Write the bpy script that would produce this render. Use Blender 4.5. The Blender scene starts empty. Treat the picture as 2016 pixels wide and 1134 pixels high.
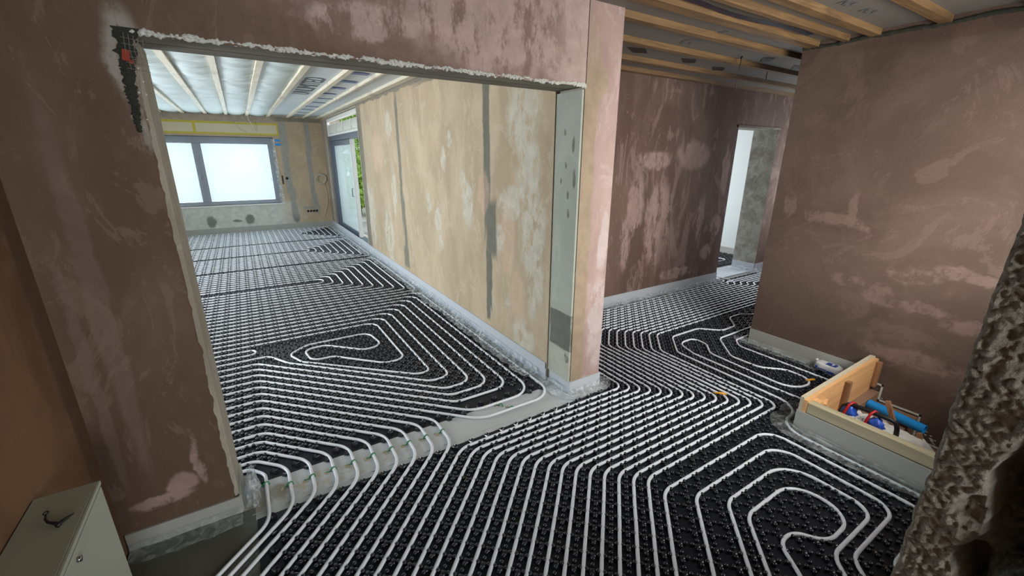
import bpy, bmesh, math, random
import numpy as np
from mathutils import Vector, Matrix, noise
random.seed(7)
S = bpy.context.scene
COL = S.collection
PI = math.pi

# ------------------------------------------------------------------ camera
F_PX, YAW, PITCH, ROLL, EYE = 829.27, 0.55918, 0.301576, -0.0053932, 1.65
def camera():
    f = Vector((math.sin(YAW)*math.cos(PITCH), math.cos(YAW)*math.cos(PITCH), -math.sin(PITCH)))
    r = Vector((math.cos(YAW), -math.sin(YAW), 0)); d = f.cross(r)
    r2 = r*math.cos(ROLL)+d*math.sin(ROLL); d2 = -r*math.sin(ROLL)+d*math.cos(ROLL)
    cd = bpy.data.cameras.new('camera'); co = bpy.data.objects.new('camera', cd); COL.objects.link(co)
    m = Matrix((r2, -d2, -f)).transposed().to_4x4(); m.translation = (0, 0, EYE)
    co.matrix_world = m
    cd.sensor_fit = 'HORIZONTAL'; cd.sensor_width = 36; cd.lens = F_PX/2016*36
    cd.clip_start = 0.02; cd.clip_end = 200
    S.camera = co
camera()

# ------------------------------------------------------------------ light
S.view_settings.view_transform = 'Standard'; S.view_settings.look = 'None'
S.view_settings.gamma = 1; S.view_settings.use_curve_mapping = False
S.view_settings.exposure = 0.0
W = bpy.data.worlds.new('overcast'); S.world = W; W.use_nodes = True
wn = W.node_tree; bg = wn.nodes['Background']
bg.inputs[0].default_value = (0.86, 0.94, 1.0, 1); bg.inputs[1].default_value = 1.15
def area(name, loc, aim, sx, sy, power, col=(0.9, 0.96, 1.0), spread=180):
    l = bpy.data.lights.new(name, 'AREA'); l.shape = 'RECTANGLE'; l.size = sx; l.size_y = sy
    l.energy = power; l.color = col; l.spread = math.radians(spread)
    o = bpy.data.objects.new(name, l); COL.objects.link(o); o.location = loc
    o.rotation_euler = Vector(aim).to_track_quat('-Z', 'Y').to_euler()
    return o
area('daylight_far_window', (-0.67, 11.75, 1.4), (0, -1, -0.05), 2.9, 1.7, 215)
area('daylight_patio_door', (3.1, 9.2, 1.35), (-1, 0, -0.1), 2.6, 2.1, 80)
area('added_daylight_side', (-3.45, 5.3, 1.35), (1, 0, -0.05), 3.2, 1.6, 300)  # unseen source added on the living room's left, lights the yellow wall
area('added_daylight_rear', (0.5, -3.35, 1.5), (0.1, 1, -0.12), 2.2, 1.5, 105, (0.95, 0.97, 0.96))  # added behind the camera as hall fill, no window known there
area('added_daylight_front', (2.75, -0.32, 1.55), (0, 1, -0.38), 1.7, 1.2, 78, (1.0, 0.98, 0.93), 150)  # unseen source added behind the broken jamb to light the pier
area('added_daylight_corridor', (7.75, 2.6, 1.5), (-1, 0, -0.1), 1.0, 1.3, 45)  # added out of view to lift the dark corridor
area('added_daylight_end_room', (5.9, 7.05, 1.4), (0, -1, -0.1), 1.8, 1.4, 170)  # hidden lamp added to brighten the white wall past the doorway

# ------------------------------------------------------------------ materials
class NT:
    def __init__(s, name):
        s.m = bpy.data.materials.new(name); s.m.use_nodes = True; s.t = s.m.node_tree
        s.b = s.t.nodes['Principled BSDF']; s.out = s.t.nodes['Material Output']
        s.L = s.t.links; s._c = None
    def n(s, ty, **k):
        o = s.t.nodes.new(ty)
        for a, v in k.items(): setattr(o, a, v)
        return o
    def link(s, a, b): s.L.new(a, b)
    def co(s):
        if s._c is None:
            s._c = s.n('ShaderNodeTexCoord').outputs['Object']
        return s._c
    def val(s, v):
        o = s.n('ShaderNodeValue'); o.outputs[0].default_value = v; return o.outputs[0]
    def math(s, op, a, b=None, c=None, clamp=False):
        o = s.n('ShaderNodeMath', operation=op, use_clamp=clamp)
        for i, v in enumerate((a, b, c)):
            if v is None: continue
            if isinstance(v, (int, float)): o.inputs[i].default_value = v
            else: s.link(v, o.inputs[i])
        return o.outputs[0]
    def vmath(s, op, a, b=None):
        o = s.n('ShaderNodeVectorMath', operation=op)
        for i, v in enumerate((a, b)):
            if v is None: continue
            if isinstance(v, (tuple, list)): o.inputs[i].default_value = v
            else: s.link(v, o.inputs[i])
        return o
    def noise(s, scale, detail=6, rough=.6, vec=None, dist=0.0):
        o = s.n('ShaderNodeTexNoise'); o.inputs['Scale'].default_value = scale
        o.inputs['Detail'].default_value = detail; o.inputs['Roughness'].default_value = rough
        o.inputs['Distortion'].default_value = dist
        s.link(vec if vec is not None else s.co(), o.inputs['Vector'])
        return o
    def ramp(s, x, lo, hi, a=0.0, b=1.0):
        o = s.n('ShaderNodeMapRange', interpolation_type='SMOOTHSTEP'); s.link(x, o.inputs['Value'])
        o.inputs['From Min'].default_value = lo; o.inputs['From Max'].default_value = hi
        o.inputs['To Min'].default_value = a; o.inputs['To Max'].default_value = b
        return o.outputs['Result']
    def mix(s, f, a, b):
        o = s.n('ShaderNodeMix', data_type='RGBA')
        if isinstance(f, (int, float)): o.inputs[0].default_value = f
        else: s.link(f, o.inputs[0])
        for i, v in ((6, a), (7, b)):
            if isinstance(v, tuple): o.inputs[i].default_value = (*v, 1)
            else: s.link(v, o.inputs[i])
        return o.outputs[2]
    def stretch(s, sc):
        return s.vmath('MULTIPLY', s.co(), sc).outputs[0]
    def bump(s, h, strength, dist=.01):
        o = s.n('ShaderNodeBump'); o.inputs['Strength'].default_value = strength
        o.inputs['Distance'].default_value = dist; s.link(h, o.inputs['Height'])
        s.link(o.outputs[0], s.b.inputs['Normal'])
    def warp(s, amt, scale=7):
        nz = s.noise(scale, 5, .65)
        d = s.vmath('SUBTRACT', nz.outputs['Color'], (.5, .5, .5)).outputs[0]
        d = s.vmath('MULTIPLY', d, (amt*2, amt*2, amt*2)).outputs[0]
        return s.vmath('ADD', s.co(), d).outputs[0]
    def blobs(s, items, vec, axes, soft=.12, square=False):
        """mask that is 1 inside any of the listed ellipses (or soft rectangles)"""
        sep = s.n('ShaderNodeSeparateXYZ'); s.link(vec, sep.inputs[0])
        U, V = sep.outputs['XYZ'.index(axes[0])], sep.outputs['XYZ'.index(axes[1])]
        tot = None
        for (cu, cv, ru, rv) in items:
            a = s.math('MULTIPLY', s.math('SUBTRACT', U, cu), 1/ru)
            b = s.math('MULTIPLY', s.math('SUBTRACT', V, cv), 1/rv)
            if square:
                d = s.math('MAXIMUM', s.math('ABSOLUTE', a), s.math('ABSOLUTE', b))
            else:
                d = s.math('SQRT', s.math('ADD', s.math('MULTIPLY', a, a), s.math('MULTIPLY', b, b)))
            m = s.ramp(d, 1-soft, 1+soft, 1, 0)
            tot = m if tot is None else s.math('MAXIMUM', tot, m)
        return tot
    def color(s, c):
        if isinstance(c, tuple): s.b.inputs['Base Color'].default_value = (*c, 1)
        else: s.link(c, s.b.inputs['Base Color'])
    def rough(s, v):
        if isinstance(v, (int, float)): s.b.inputs['Roughness'].default_value = v
        else: s.link(v, s.b.inputs['Roughness'])

def srgb(r, g, b):
    return tuple(((c/255)/12.92 if c/255 <= .04045 else ((c/255+.055)/1.055)**2.4) for c in (r, g, b))

def simple(name, col, rough=.6, metal=0, var=.12, vs=14, bump=0.0, bs=60, spec=None):
    n = NT(name); nz = n.noise(vs, 5)
    lo = tuple(c*(1-var) for c in col); hi = tuple(min(1, c*(1+var)) for c in col)
    n.color(n.mix(nz.outputs[0], lo, hi)); n.rough(rough); n.b.inputs['Metallic'].default_value = metal
    if spec is not None: n.b.inputs['Specular IOR Level'].default_value = spec
    if bump: n.bump(n.noise(bs, 6, .65).outputs[0], bump)
    return n.m

def plaster(name, base, dark, light, layers, axes, streak=(1, 1, 1), mott=2.2, bumpy=.25, grain=.10):
    """skim plaster: broad damp mottling, brushed streaks and placed patches with ragged edges"""
    n = NT(name)
    big = n.noise(mott, 6, .62, n.stretch(streak), .6)
    c = n.mix(n.ramp(big.outputs[0], .34, .66), dark, base)
    med = n.noise(mott*4.2, 7, .7, n.stretch(tuple(x*1.2 for x in streak)), .4)
    c = n.mix(n.math('MULTIPLY', n.ramp(med.outputs[0], .54, .70), .28), c, light)
    skim = n.noise(mott*2.0, 10, .74, n.stretch(tuple(x*1.0 for x in streak)), 1.4)
    c = n.mix(n.math('MULTIPLY', n.ramp(skim.outputs[0], .545, .575), .34), c, light)
    c = n.mix(n.math('MULTIPLY', n.ramp(skim.outputs[0], .415, .445, 1, 0), .30), c, dark)
    fine = n.noise(220, 2, .6)
    for (col, items, amt, kind, strength) in layers:
        w = n.warp(amt, 6 if kind != 'strip' else 4)
        m = n.blobs(items, w, axes, .25 if kind != 'hard' else .05, kind in ('strip', 'hard'))
        if kind == 'patch':
            tear = n.ramp(n.noise(9, 8, .72, n.stretch(streak)).outputs[0], .40, .52)
            m = n.math('MULTIPLY', m, tear)
        m = n.math('MULTIPLY', m, strength)
        cc = n.mix(n.ramp(n.noise(12, 5).outputs[0], .3, .7), tuple(x*.82 for x in col), col)
        c = n.mix(m, c, cc)
    g = n.math('MULTIPLY_ADD', fine.outputs[0], grain*2, 1-grain)
    sc = n.vmath('MULTIPLY', c, None); 
    comb = n.n('ShaderNodeCombineXYZ')
    for i in range(3): n.link(g, comb.inputs[i])
    n.link(comb.outputs[0], sc.inputs[1])
    n.color(sc.outputs[0]); n.rough(.86)
    n.b.inputs['Specular IOR Level'].default_value = .25
    h = n.math('ADD', n.noise(38, 8, .7).outputs[0], n.math('MULTIPLY', med.outputs[0], .8))
    n.bump(h, bumpy, .012)
    return n.m

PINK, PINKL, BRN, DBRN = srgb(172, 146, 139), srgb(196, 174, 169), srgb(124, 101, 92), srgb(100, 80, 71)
TAN = srgb(168, 150, 128)
M = {}
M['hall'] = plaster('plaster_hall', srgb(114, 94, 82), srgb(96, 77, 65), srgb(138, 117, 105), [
    (srgb(158, 134, 127), [(1.35, 2.4, 1.05, .42)], .22, 'blob', .75), (srgb(176, 152, 146), [(1.05, 2.35, .8, .2), (.2, 2.3, .3, .06)], .12, 'patch', .7), (srgb(180, 156, 150), [(1.86, 2.3, .30, .6)], .10, 'blob', .95), (srgb(150, 132, 116), [(1.80, 2.16, .14, .14)], .06, 'blob', .9), (srgb(134, 112, 104), [(.35, 2.45, .6, .3)], .15, 'blob', .6),  # header pinker rightward: drying plaster, with light falloff put into the colour
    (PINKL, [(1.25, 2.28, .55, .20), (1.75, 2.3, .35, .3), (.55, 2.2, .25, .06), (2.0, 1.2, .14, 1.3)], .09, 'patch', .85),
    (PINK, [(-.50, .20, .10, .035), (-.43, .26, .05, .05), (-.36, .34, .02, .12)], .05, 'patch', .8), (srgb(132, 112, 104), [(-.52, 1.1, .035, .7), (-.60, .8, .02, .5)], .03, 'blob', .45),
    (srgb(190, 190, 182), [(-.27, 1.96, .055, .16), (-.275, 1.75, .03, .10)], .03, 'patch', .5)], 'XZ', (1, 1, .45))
M['pier'] = plaster('plaster_pier', srgb(180, 156, 150), srgb(162, 136, 129), srgb(198, 180, 176), [
    (TAN, [(1.84, 1.0, .062, 1.25)], .03, 'strip', .95), (TAN, [(1.88, 2.06, .09, .12)], .05, 'blob', .9),
    (srgb(202, 187, 185), [(2.02, .5, .09, .35), (2.02, 1.1, .05, .2)], .06, 'patch', .8)], 'XZ', (1, 1, .5))
M['back'] = plaster('plaster_corridor', BRN, DBRN, PINK, [
    (PINK, [(4.62, 1.68, .30, .16), (3.95, 1.62, .28, .10), (3.7, 1.15, .12, .35), (4.1, .9, .22, .5), (4.55, .24, .32, .07),
            (5.1, .45, .12, .10), (4.9, .95, .06, .3), (5.25, .8, .12, .12), (5.3, 1.5, .07, .3), (3.6, .8, .08, .4)], .08, 'patch', .85),
    (srgb(86, 66, 60), [(5.4, 2.3, .18, .2), (5.62, 2.3, .1, .25), (4.2, .4, .05, .5)], .07, 'blob', .35)], 'XZ', (1, 1, .35), 1.8)
M['right'] = plaster('plaster_right', srgb(104, 87, 78), srgb(88, 72, 64), srgb(120, 101, 92), [
    (srgb(142, 118, 110), [(1.42, 1.20, .17, .055), (1.34, 1.30, .03, .12), (1.60, 1.22, .05, .05), (1.24, 1.15, .05, .05), (.92, .87, .13, .05), (.72, .93, .1, .05),
            (1.08, .70, .08, .08), (.85, .66, .2, .04), (1.78, 1.28, .05, .1), (.62, .93, .12, .04), (.8, .30, .3, .06), (1.25, .75, .12, .05), (.5, .6, .2, .05)], .07, 'patch', .5),
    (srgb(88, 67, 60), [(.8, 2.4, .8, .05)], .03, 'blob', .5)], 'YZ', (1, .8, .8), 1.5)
M['left'] = plaster('plaster_left', srgb(128, 98, 72), srgb(106, 80, 60), srgb(136, 106, 82), [
    (srgb(86, 66, 54), [(2.02, 1.2, .05, 1.3)], .02, 'strip', .6)], 'YZ', (1, 1, .7), 1.5)
M['yellow'] = plaster('plaster_living', srgb(192, 174, 148), srgb(175, 157, 132), srgb(205, 190, 168), [
    (srgb(206, 200, 184), [(2.70, 1.92, .20, .24), (2.6, 1.5, .14, .3), (2.85, 1.3, .2, .12), (2.55, 1.1, .16, .35), (2.5, .75, .10, .3), (2.65, .25, .16, .14),
        (3.62, 1.22, .12, .20), (3.7, 1.42, .07, .1), (4.37, .98, .10, .13), (4.62, 1.15, .08, .12), (4.15, 1.62, .06, .12), (3.05, .98, .12, .12), (4.3, .75, .07, .08),
        (5.95, 2.05, .12, .16), (5.9, 1.2, .10, .35), (7.3, .7, .3, .5), (6.3, .5, .22, .4), (2.9, .45, .05, .05), (4.0, 1.8, .05, .06), (3.2, .35, .04, .06)], .10, 'patch', .9),
    (srgb(110, 112, 102), [(3.24, 1.75, .055, .75), (3.17, 1.06, .085, .24), (3.215, .60, .05, .3), (3.24, .30, .035, .10)], .035, 'strip', .92),
    (srgb(124, 124, 112), [(5.58, 1.6, .05, .85), (5.53, .75, .055, .40), (5.55, .33, .10, .14)], .045, 'strip', .9),
    (srgb(128, 124, 112), [(7.55, 1.2, .14, 1.3), (5.0, 2.46, 4.5, .045)], .06, 'strip', .9),
    (srgb(120, 116, 104), [(3.5, 2.43, 1.3, .05)], .05, 'strip', .8),
    (srgb(225, 190, 168), [(2.75, .55, .1, .25), (3.3, 1.35, .1, .2), (6.6, 1.7, .3, .3), (2.9, 1.0, .1, .3)], .1, 'blob', .35)], 'YZ', (1, 1, .55), 2.2, .22)
M['far'] = plaster('plaster_window_wall', srgb(190, 171, 144), srgb(178, 158, 132), srgb(202, 186, 162), [
    (srgb(212, 216, 208), [(-.9, .35, 1.82, .27)], .03, 'strip', .92),
    (srgb(122, 128, 122), [(-.68, .27, .08, .12), (.04, .28, .09, .11), (.98, .26, .07, .12), (-.20, .26, .10, .03)], .05, 'blob', .9),
    (srgb(160, 160, 154), [(.95, 2.1, .075, .38), (.93, 1.3, .065, .5), (.97, .6, .065, .35)], .02, 'strip', .9),
    (srgb(160, 160, 154), [(1.45, 2.1, .055, .4), (1.42, 1.2, .05, .6), (1.44, .55, .055, .22), (1.35, .47, .18, .03)], .02, 'strip', .9),
    (srgb(176, 164, 150), [(-.8, 2.42, 1.7, .09)], .02, 'strip', .9), (srgb(134, 128, 112), [(1.3, 2.42, .5, .045)], .02, 'strip', .9)], 'XZ', (1, 1, .8), 1.6, .15)
M['white'] = simple('white_paint', srgb(214, 220, 220), .8, var=.03)
M['board'] = plaster('reveal_board', srgb(180, 184, 172), srgb(166, 170, 158), srgb(192, 196, 186), [
    (srgb(110, 114, 104), [(2.19, .47, .115, .135)], .02, 'hard', .92),
    (srgb(196, 196, 180), [(2.19, .22, .12, .11)], .03, 'blob', .7),
    (srgb(104, 104, 92), [(2.13, 1.72, .012, .05), (2.11, 1.52, .014, .06), (2.22, 1.8, .01, .02), (2.16, 1.3, .012, .03), (2.2, 1.6, .01, .02), (2.12, .3, .012, .02),
                          (2.10, .27, .02, .03), (2.17, 1.42, .01, .03), (2.14, .36, .02, .015), (2.24, 1.5, .008, .02)], .02, 'patch', .8)], 'YZ', (1, 1, .7))
M['concrete'] = plaster('rough_concrete', srgb(168, 164, 154), srgb(130, 126, 116), srgb(192, 188, 180), [], 'XZ', (1, 1, 1), 5, .5)
M['lintel'] = plaster('lintel_concrete', srgb(134, 128, 116), srgb(112, 106, 96), srgb(156, 150, 138), [
    (srgb(62, 56, 46), [(.8, 2.205, 1.3, .006)], .012, 'strip', .85)], 'XY', (.4, 1, 1), 5, .4)
M['reveal'] = plaster('reveal_plaster', srgb(168, 160, 148), srgb(150, 142, 130), srgb(184, 177, 166), [], 'YZ', (1, 1, .6), 3, .3)
M['cav'] = simple('dark_mortar', srgb(52, 54, 46), .95, var=.5, vs=60, bump=.8, bs=90)
M['brick'] = simple('brick', srgb(150, 62, 44), .9, var=.2, vs=40, bump=.5)
M['floor'] = simple('screed', srgb(150, 152, 150), .6, var=.1)
M['foam'] = simple('edge_foam', srgb(188, 193, 200), .62, var=.05, vs=8)
M['foamgrey'] = simple('edge_foam_grey', srgb(164, 165, 160), .55, var=.08, vs=8)
M['pipe'] = simple('white_pipe', srgb(226, 230, 238), .32, var=.03, vs=30)
M['stripfloor'] = None

def mat_stud():
    n = NT('black_stud_panel'); nz = n.noise(30, 3)
    n.color(n.mix(nz.outputs[0], (.010, .012, .018), (.022, .026, .036)))
    n.rough(n.ramp(nz.outputs[0], .3, .7, .18, .30)); n.b.inputs['IOR'].default_value = 1.5
    n.bump(n.noise(140, 3).outputs[0], .12, .004)
    n.b.inputs['Coat Weight'].default_value = .45; n.b.inputs['Coat Roughness'].default_value = .14; n.b.inputs['Coat IOR'].default_value = 1.55
    return n.m
M['stud'] = mat_stud()
M['plate'] = simple('black_base_sheet', (.010, .012, .019), .45, var=.2, vs=20, spec=.25)
def mat_strip():
    n = NT('threshold_strip'); w = n.warp(.03, 10)
    c = n.mix(n.noise(5, 5).outputs[0], srgb(172, 178, 180), srgb(194, 199, 202))
    soil = n.blobs([(.10, 2.10, .55, .07)], w, 'XY', .4)
    c = n.mix(n.math('MULTIPLY', soil, n.ramp(n.noise(22, 7, .7).outputs[0], .45, .6, 0, .8)), c, srgb(170, 158, 134))
    dirt = n.blobs([(-.08, 2.12, .05, .06), (-.17, 2.1, .06, .1)], w, 'XY', .4)
    c = n.mix(n.math('MULTIPLY', dirt, .7), c, srgb(120, 108, 82))
    n.color(c); n.rough(.45); return n.m
M['strip'] = mat_strip()
def wood(name, a, b, axis=1, rough=.6, s=1):
    n = NT(name); sc = [22*s, 22*s, 22*s]; sc[axis] = 1.4*s
    g = n.noise(1.6, 7, .6, n.stretch(tuple(sc)), .8)
    k = n.ramp(n.noise(2.3, 3, .5).outputs[0], .60, .72, 0, .45)
    c = n.mix(n.ramp(g.outputs[0], .35, .68), a, b)
    n.color(n.mix(k, c, tuple(x*.55 for x in b))); n.rough(rough); n.bump(g.outputs[0], .15, .004); return n.m
M['batten'] = wood('softwood_batten', srgb(224, 216, 196), srgb(206, 195, 172), 1)
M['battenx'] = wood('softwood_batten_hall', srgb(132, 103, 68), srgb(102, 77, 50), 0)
M['ply'] = wood('shuttering_ply', srgb(216, 168, 116), srgb(200, 150, 100), 0, .55, .6)
M['plyy'] = wood('shuttering_board', srgb(178, 168, 140), srgb(156, 146, 118), 1, .6, .6)
M['timber'] = wood('brown_timber', srgb(158, 116, 84), srgb(122, 86, 60), 2)
M['osb'] = simple('board_edge', srgb(188, 178, 156), .8, var=.35, vs=120, bump=.5)
M['yellowf'] = simple('yellow_foam_tape', srgb(196, 182, 66), .7, var=.35, vs=50, bump=.6)
M['pale'] = simple('pale_insulation', srgb(208, 196, 170), .8, var=.04)
M['anth'] = simple('anthracite_frame', srgb(78, 88, 102), .42, var=.05)
M['alu'] = simple('aluminium_edge', srgb(190, 196, 202), .3, .6, var=.03)
M['navy'] = simple('navy_tape', srgb(42, 74, 160), .35, var=.12)
M['navyd'] = simple('dark_navy_tape', srgb(22, 28, 48), .4, var=.12)
M['print'] = simple('membrane_print', srgb(96, 102, 104), .6, var=.15)
M['green'] = simple('green_clip', srgb(30, 120, 70), .4, var=.05)
M['orange'] = simple('orange_clip', srgb(214, 150, 40), .45, var=.05)
M['soil'] = simple('tan_crumbs', srgb(160, 148, 122), .95, var=.25, vs=60, bump=.6)
M['cab'] = simple('cabinet_white', srgb(178, 182, 168), .4, var=.02)
M['cabd'] = simple('cabinet_frame', srgb(160, 160, 142), .45, var=.03)
M['steel'] = simple('steel', srgb(160, 160, 160), .25, 1, var=.02)
M['black'] = simple('black_rubber', srgb(22, 22, 24), .5, var=.1)
M['blue'] = simple('blue_pipe', srgb(22, 138, 214), .32, var=.03)
M['toolblue'] = simple('blue_plastic', srgb(52, 92, 196), .35, var=.08)
M['red'] = simple('red_plastic', srgb(186, 34, 42), .35, var=.05)
M['cloth'] = simple('dust_sheet', srgb(196, 194, 190), .8, var=.06, bump=.2)
M['bag'] = simple('white_sack', srgb(202, 202, 204), .6, var=.04, vs=8)
M['ink'] = simple('blue_ink', srgb(30, 60, 140), .6, var=.08)
M['white_pl'] = simple('white_plastic', srgb(224, 224, 220), .5, var=.02)
M['shbox'] = simple('shutter_box', srgb(204, 202, 194), .6, var=.06, vs=5)
M['cable'] = simple('beige_cable', srgb(206, 198, 178), .5, var=.03)
M['greyc'] = simple('grey_cable', srgb(120, 116, 108), .5, var=.03)
M['step'] = simple('dusty_step', srgb(136, 106, 86), .8, var=.12, vs=9)
M['poly'] = simple('white_polystyrene', srgb(206, 208, 202), .9, var=.18, vs=80, bump=.6)
M['paving'] = simple('paving', srgb(196, 194, 186), .8, var=.06)
M['leaf'] = simple('leaves', srgb(158, 192, 92), .6, var=.45, vs=9)
M['bark'] = simple('bark', srgb(80, 66, 52), .9)

def mat_silver():
    n = NT('foil_membrane'); 
    nz = n.noise(3.2, 5, .6, n.stretch((.8, 2.6, 1)), 1.0)
    n.color(n.mix(nz.outputs[0], srgb(184, 197, 197), srgb(214, 225, 225))); n.rough(.6)
    n.bump(n.noise(9, 4, .6, n.stretch((.6, 2.4, 1))).outputs[0], .35, .03); return n.m
M['silver'] = mat_silver()
M['membrane'] = simple('white_membrane', srgb(206, 214, 218), .55, var=.04, vs=3, bump=.1, bs=6)
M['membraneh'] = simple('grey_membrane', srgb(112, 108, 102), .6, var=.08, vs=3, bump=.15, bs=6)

def film(name, trans, tint=(.9, .94, .97), rough=.22, white=.5):
    n = NT(name); t = n.n('ShaderNodeBsdfTransparent'); t.inputs[0].default_value = (*tint, 1)
    n.color(tint); n.rough(rough)
    crease = n.noise(15, 6, .68, None, 1.2)
    n.bump(crease.outputs[0], .9, .02)
    f = n.ramp(crease.outputs[0], .42, .66, trans, trans-white)
    mx = n.n('ShaderNodeMixShader'); n.link(f, mx.inputs[0]); n.link(n.b.outputs[0], mx.inputs[1]); n.link(t.outputs[0], mx.inputs[2])
    n.link(mx.outputs[0], n.out.inputs[0]); return n.m
M['film'] = film('crumpled_film', .84, white=.42)
M['filmthin'] = film('thin_film', .93, (.88, .92, .92), .16, .2)
M['winfilm'] = film('window_film', .80, (.96, .98, 1), .4, .04)
def glass():
    n = NT('glass'); t = n.n('ShaderNodeBsdfTransparent'); t.inputs[0].default_value = (.93, .97, .97, 1)
    n.color((.9, .95, .95)); n.rough(.05)
    mx = n.n('ShaderNodeMixShader'); mx.inputs[0].default_value = .86
    n.link(n.b.outputs[0], mx.inputs[1]); n.link(t.outputs[0], mx.inputs[2]); n.link(mx.outputs[0], n.out.inputs[0]); return n.m
M['glass'] = glass()
M['frost'] = film('frosted_glass', .55, (.86, .93, .94), .35, .06)

def mat_sheet():
    n = NT('olive_sheet'); n.color(n.mix(n.noise(3, 4).outputs[0], srgb(70, 74, 66), srgb(98, 102, 92))); n.rough(.22)
    n.bump(n.noise(6, 6, .6, None, 1).outputs[0], .35, .02); return n.m
M['sheet'] = mat_sheet()

def mat_rubble():
    n = NT('broken_masonry')
    big = n.noise(9, 5, .6); med = n.noise(45, 8, .75); fine = n.noise(160, 4, .7)
    c = n.mix(n.ramp(med.outputs[0], .35, .65), srgb(186, 179, 164), srgb(216, 210, 196))
    core = n.mix(n.ramp(med.outputs[0], .4, .62), srgb(66, 70, 64), srgb(150, 152, 140))  # dark concrete core, shade of the deep voids put into its colour
    sep = n.n('ShaderNodeSeparateXYZ'); n.link(n.warp(.05, 9), sep.inputs[0])
    mk = n.ramp(sep.outputs[1], .005, .045, 1, 0)
    c = n.mix(mk, c, core)
    c = n.mix(n.ramp(n.noise(16, 5).outputs[0], .58, .66, 0, .3), c, srgb(150, 128, 112))
    n.color(c); n.rough(.95); n.b.inputs['Specular IOR Level'].default_value = .2
    n.bump(n.math('ADD', med.outputs[0], n.math('MULTIPLY', fine.outputs[0], .6)), 1.0, .010); return n.m
M['rubble'] = mat_rubble()

# ------------------------------------------------------------------ geometry helpers
def mesh_obj(name, verts, faces, mat, parent=None, smooth=False, mats=None, fm=None):
    me = bpy.data.meshes.new(name); me.from_pydata([tuple(v) for v in verts], [], faces)
    for m in (mats or [mat]): me.materials.append(m)
    if fm: me.polygons.foreach_set('material_index', fm)
    if smooth: me.polygons.foreach_set('use_smooth', [True]*len(faces))
    me.update()
    o = bpy.data.objects.new(name, me); COL.objects.link(o)
    if parent is not None: o.parent = parent
    return o
class MB:
    """collects pieces of ONE part"""
    def __init__(s): s.v = []; s.f = []; s.m = []
    def add(s, v, f, m=0):
        o = len(s.v); s.v += [tuple(p) for p in v]; s.f += [tuple(i+o for i in q) for q in f]; s.m += [m]*len(f); return s
    def box(s, a, b, m=0, rot=None, c=None):
        x0, y0, z0 = a; x1, y1, z1 = b
        v = [Vector(p) for p in ((x0, y0, z0), (x1, y0, z0), (x1, y1, z0), (x0, y1, z0), (x0, y0, z1), (x1, y0, z1), (x1, y1, z1), (x0, y1, z1))]
        if rot is not None:
            c = Vector(c); v = [rot @ (p-c)+c for p in v]
        f = [(0, 3, 2, 1), (4, 5, 6, 7), (0, 1, 5, 4), (1, 2, 6, 5), (2, 3, 7, 6), (3, 0, 4, 7)]  # -z +z -y +x +y -x
        o = len(s.v); s.v += [tuple(p) for p in v]; s.f += [tuple(i+o for i in q) for q in f]
        if isinstance(m, int): m = [m]*6
        s.m += list(m); return s
    def tube(s, pts, r, n=8, m=0, cap=True, up=None):
        pts = [Vector(p) for p in pts]; R = r if isinstance(r, (list, tuple)) else [r]*len(pts)
        o = len(s.v); N = len(pts); pu = None
        for i, p in enumerate(pts):
            t = (pts[min(i+1, N-1)]-pts[max(i-1, 0)])
            if t.length < 1e-9: t = Vector((0, 0, 1))
            t.normalize()
            if pu is None:
                a = Vector((0, 0, 1)) if abs(t.z) < .9 else Vector((1, 0, 0)); pu = (a-t*a.dot(t)).normalized()
            else:
                q = pu-t*pu.dot(t); pu = q.normalized() if q.length > 1e-6 else pu
            w = t.cross(pu)
            for k in range(n):
                an = 2*PI*k/n; s.v.append(tuple(p+(pu*math.cos(an)+w*math.sin(an))*R[i]))
        for i in range(N-1):
            for k in range(n):
                a = o+i*n+k; b = o+i*n+(k+1) % n; s.f.append((a, b, b+n, a+n)); s.m.append(m)
        if cap:
            s.f.append(tuple(o+k for k in range(n))[::-1]); s.m.append(m)
            s.f.append(tuple(o+(N-1)*n+k for k in range(n))); s.m.append(m)
        return s
    def blob(s, c, r, amp=.25, seed=0, n=2, m=0, sc=(1, 1, 1), fr=2.0):
        bm = bmesh.new(); bmesh.ops.create_icosphere(bm, subdivisions=n, radius=1)
        bm.verts.ensure_lookup_table()
        v = []
        for q in bm.verts:
            d = q.co.normalized(); k = 1+amp*noise.noise(d*fr+Vector((seed*3.1, seed*1.7, 0)))*2
            v.append((c[0]+d.x*k*r*sc[0], c[1]+d.y*k*r*sc[1], c[2]+d.z*k*r*sc[2]))
        f = [tuple(x.index for x in fc.verts) for fc in bm.faces]; bm.free(); return s.add(v, f, m)
    def grid(s, fn, nu, nv, m=0):
        v = [fn(i/nu, j/nv) for j in range(nv+1) for i in range(nu+1)]
        f = [(j*(nu+1)+i, j*(nu+1)+i+1, (j+1)*(nu+1)+i+1, (j+1)*(nu+1)+i) for j in range(nv) for i in range(nu)]
        return s.add(v, f, m)
    def obj(s, name, mats, parent=None, smooth=False, bevel=0):
        if not isinstance(mats, (list, tuple)): mats = [mats]
        # put the origin of the object at the middle of its base
        vs = np.array(s.v); 
        o = mesh_obj(name, s.v, s.f, None, parent, smooth, mats, s.m)
        if bevel:
            b = o.modifiers.new('bevel', 'BEVEL'); b.width = bevel; b.segments = 2; b.limit_method = 'ANGLE'
        return o
def tag(o, label, cat, group=None, kind=None):
    o['label'] = label; o['category'] = cat
    if group: o['group'] = group
    if kind: o['kind'] = kind
    return o
def struct(o, label=None, cat=None):
    o['kind'] = 'structure'
    if label: o['label'] = label
    if cat: o['category'] = cat
    return o
def empty(name, loc=(0, 0, 0)):
    o = bpy.data.objects.new(name, None); COL.objects.link(o); o.empty_display_size = .1; o.location = loc; return o
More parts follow.
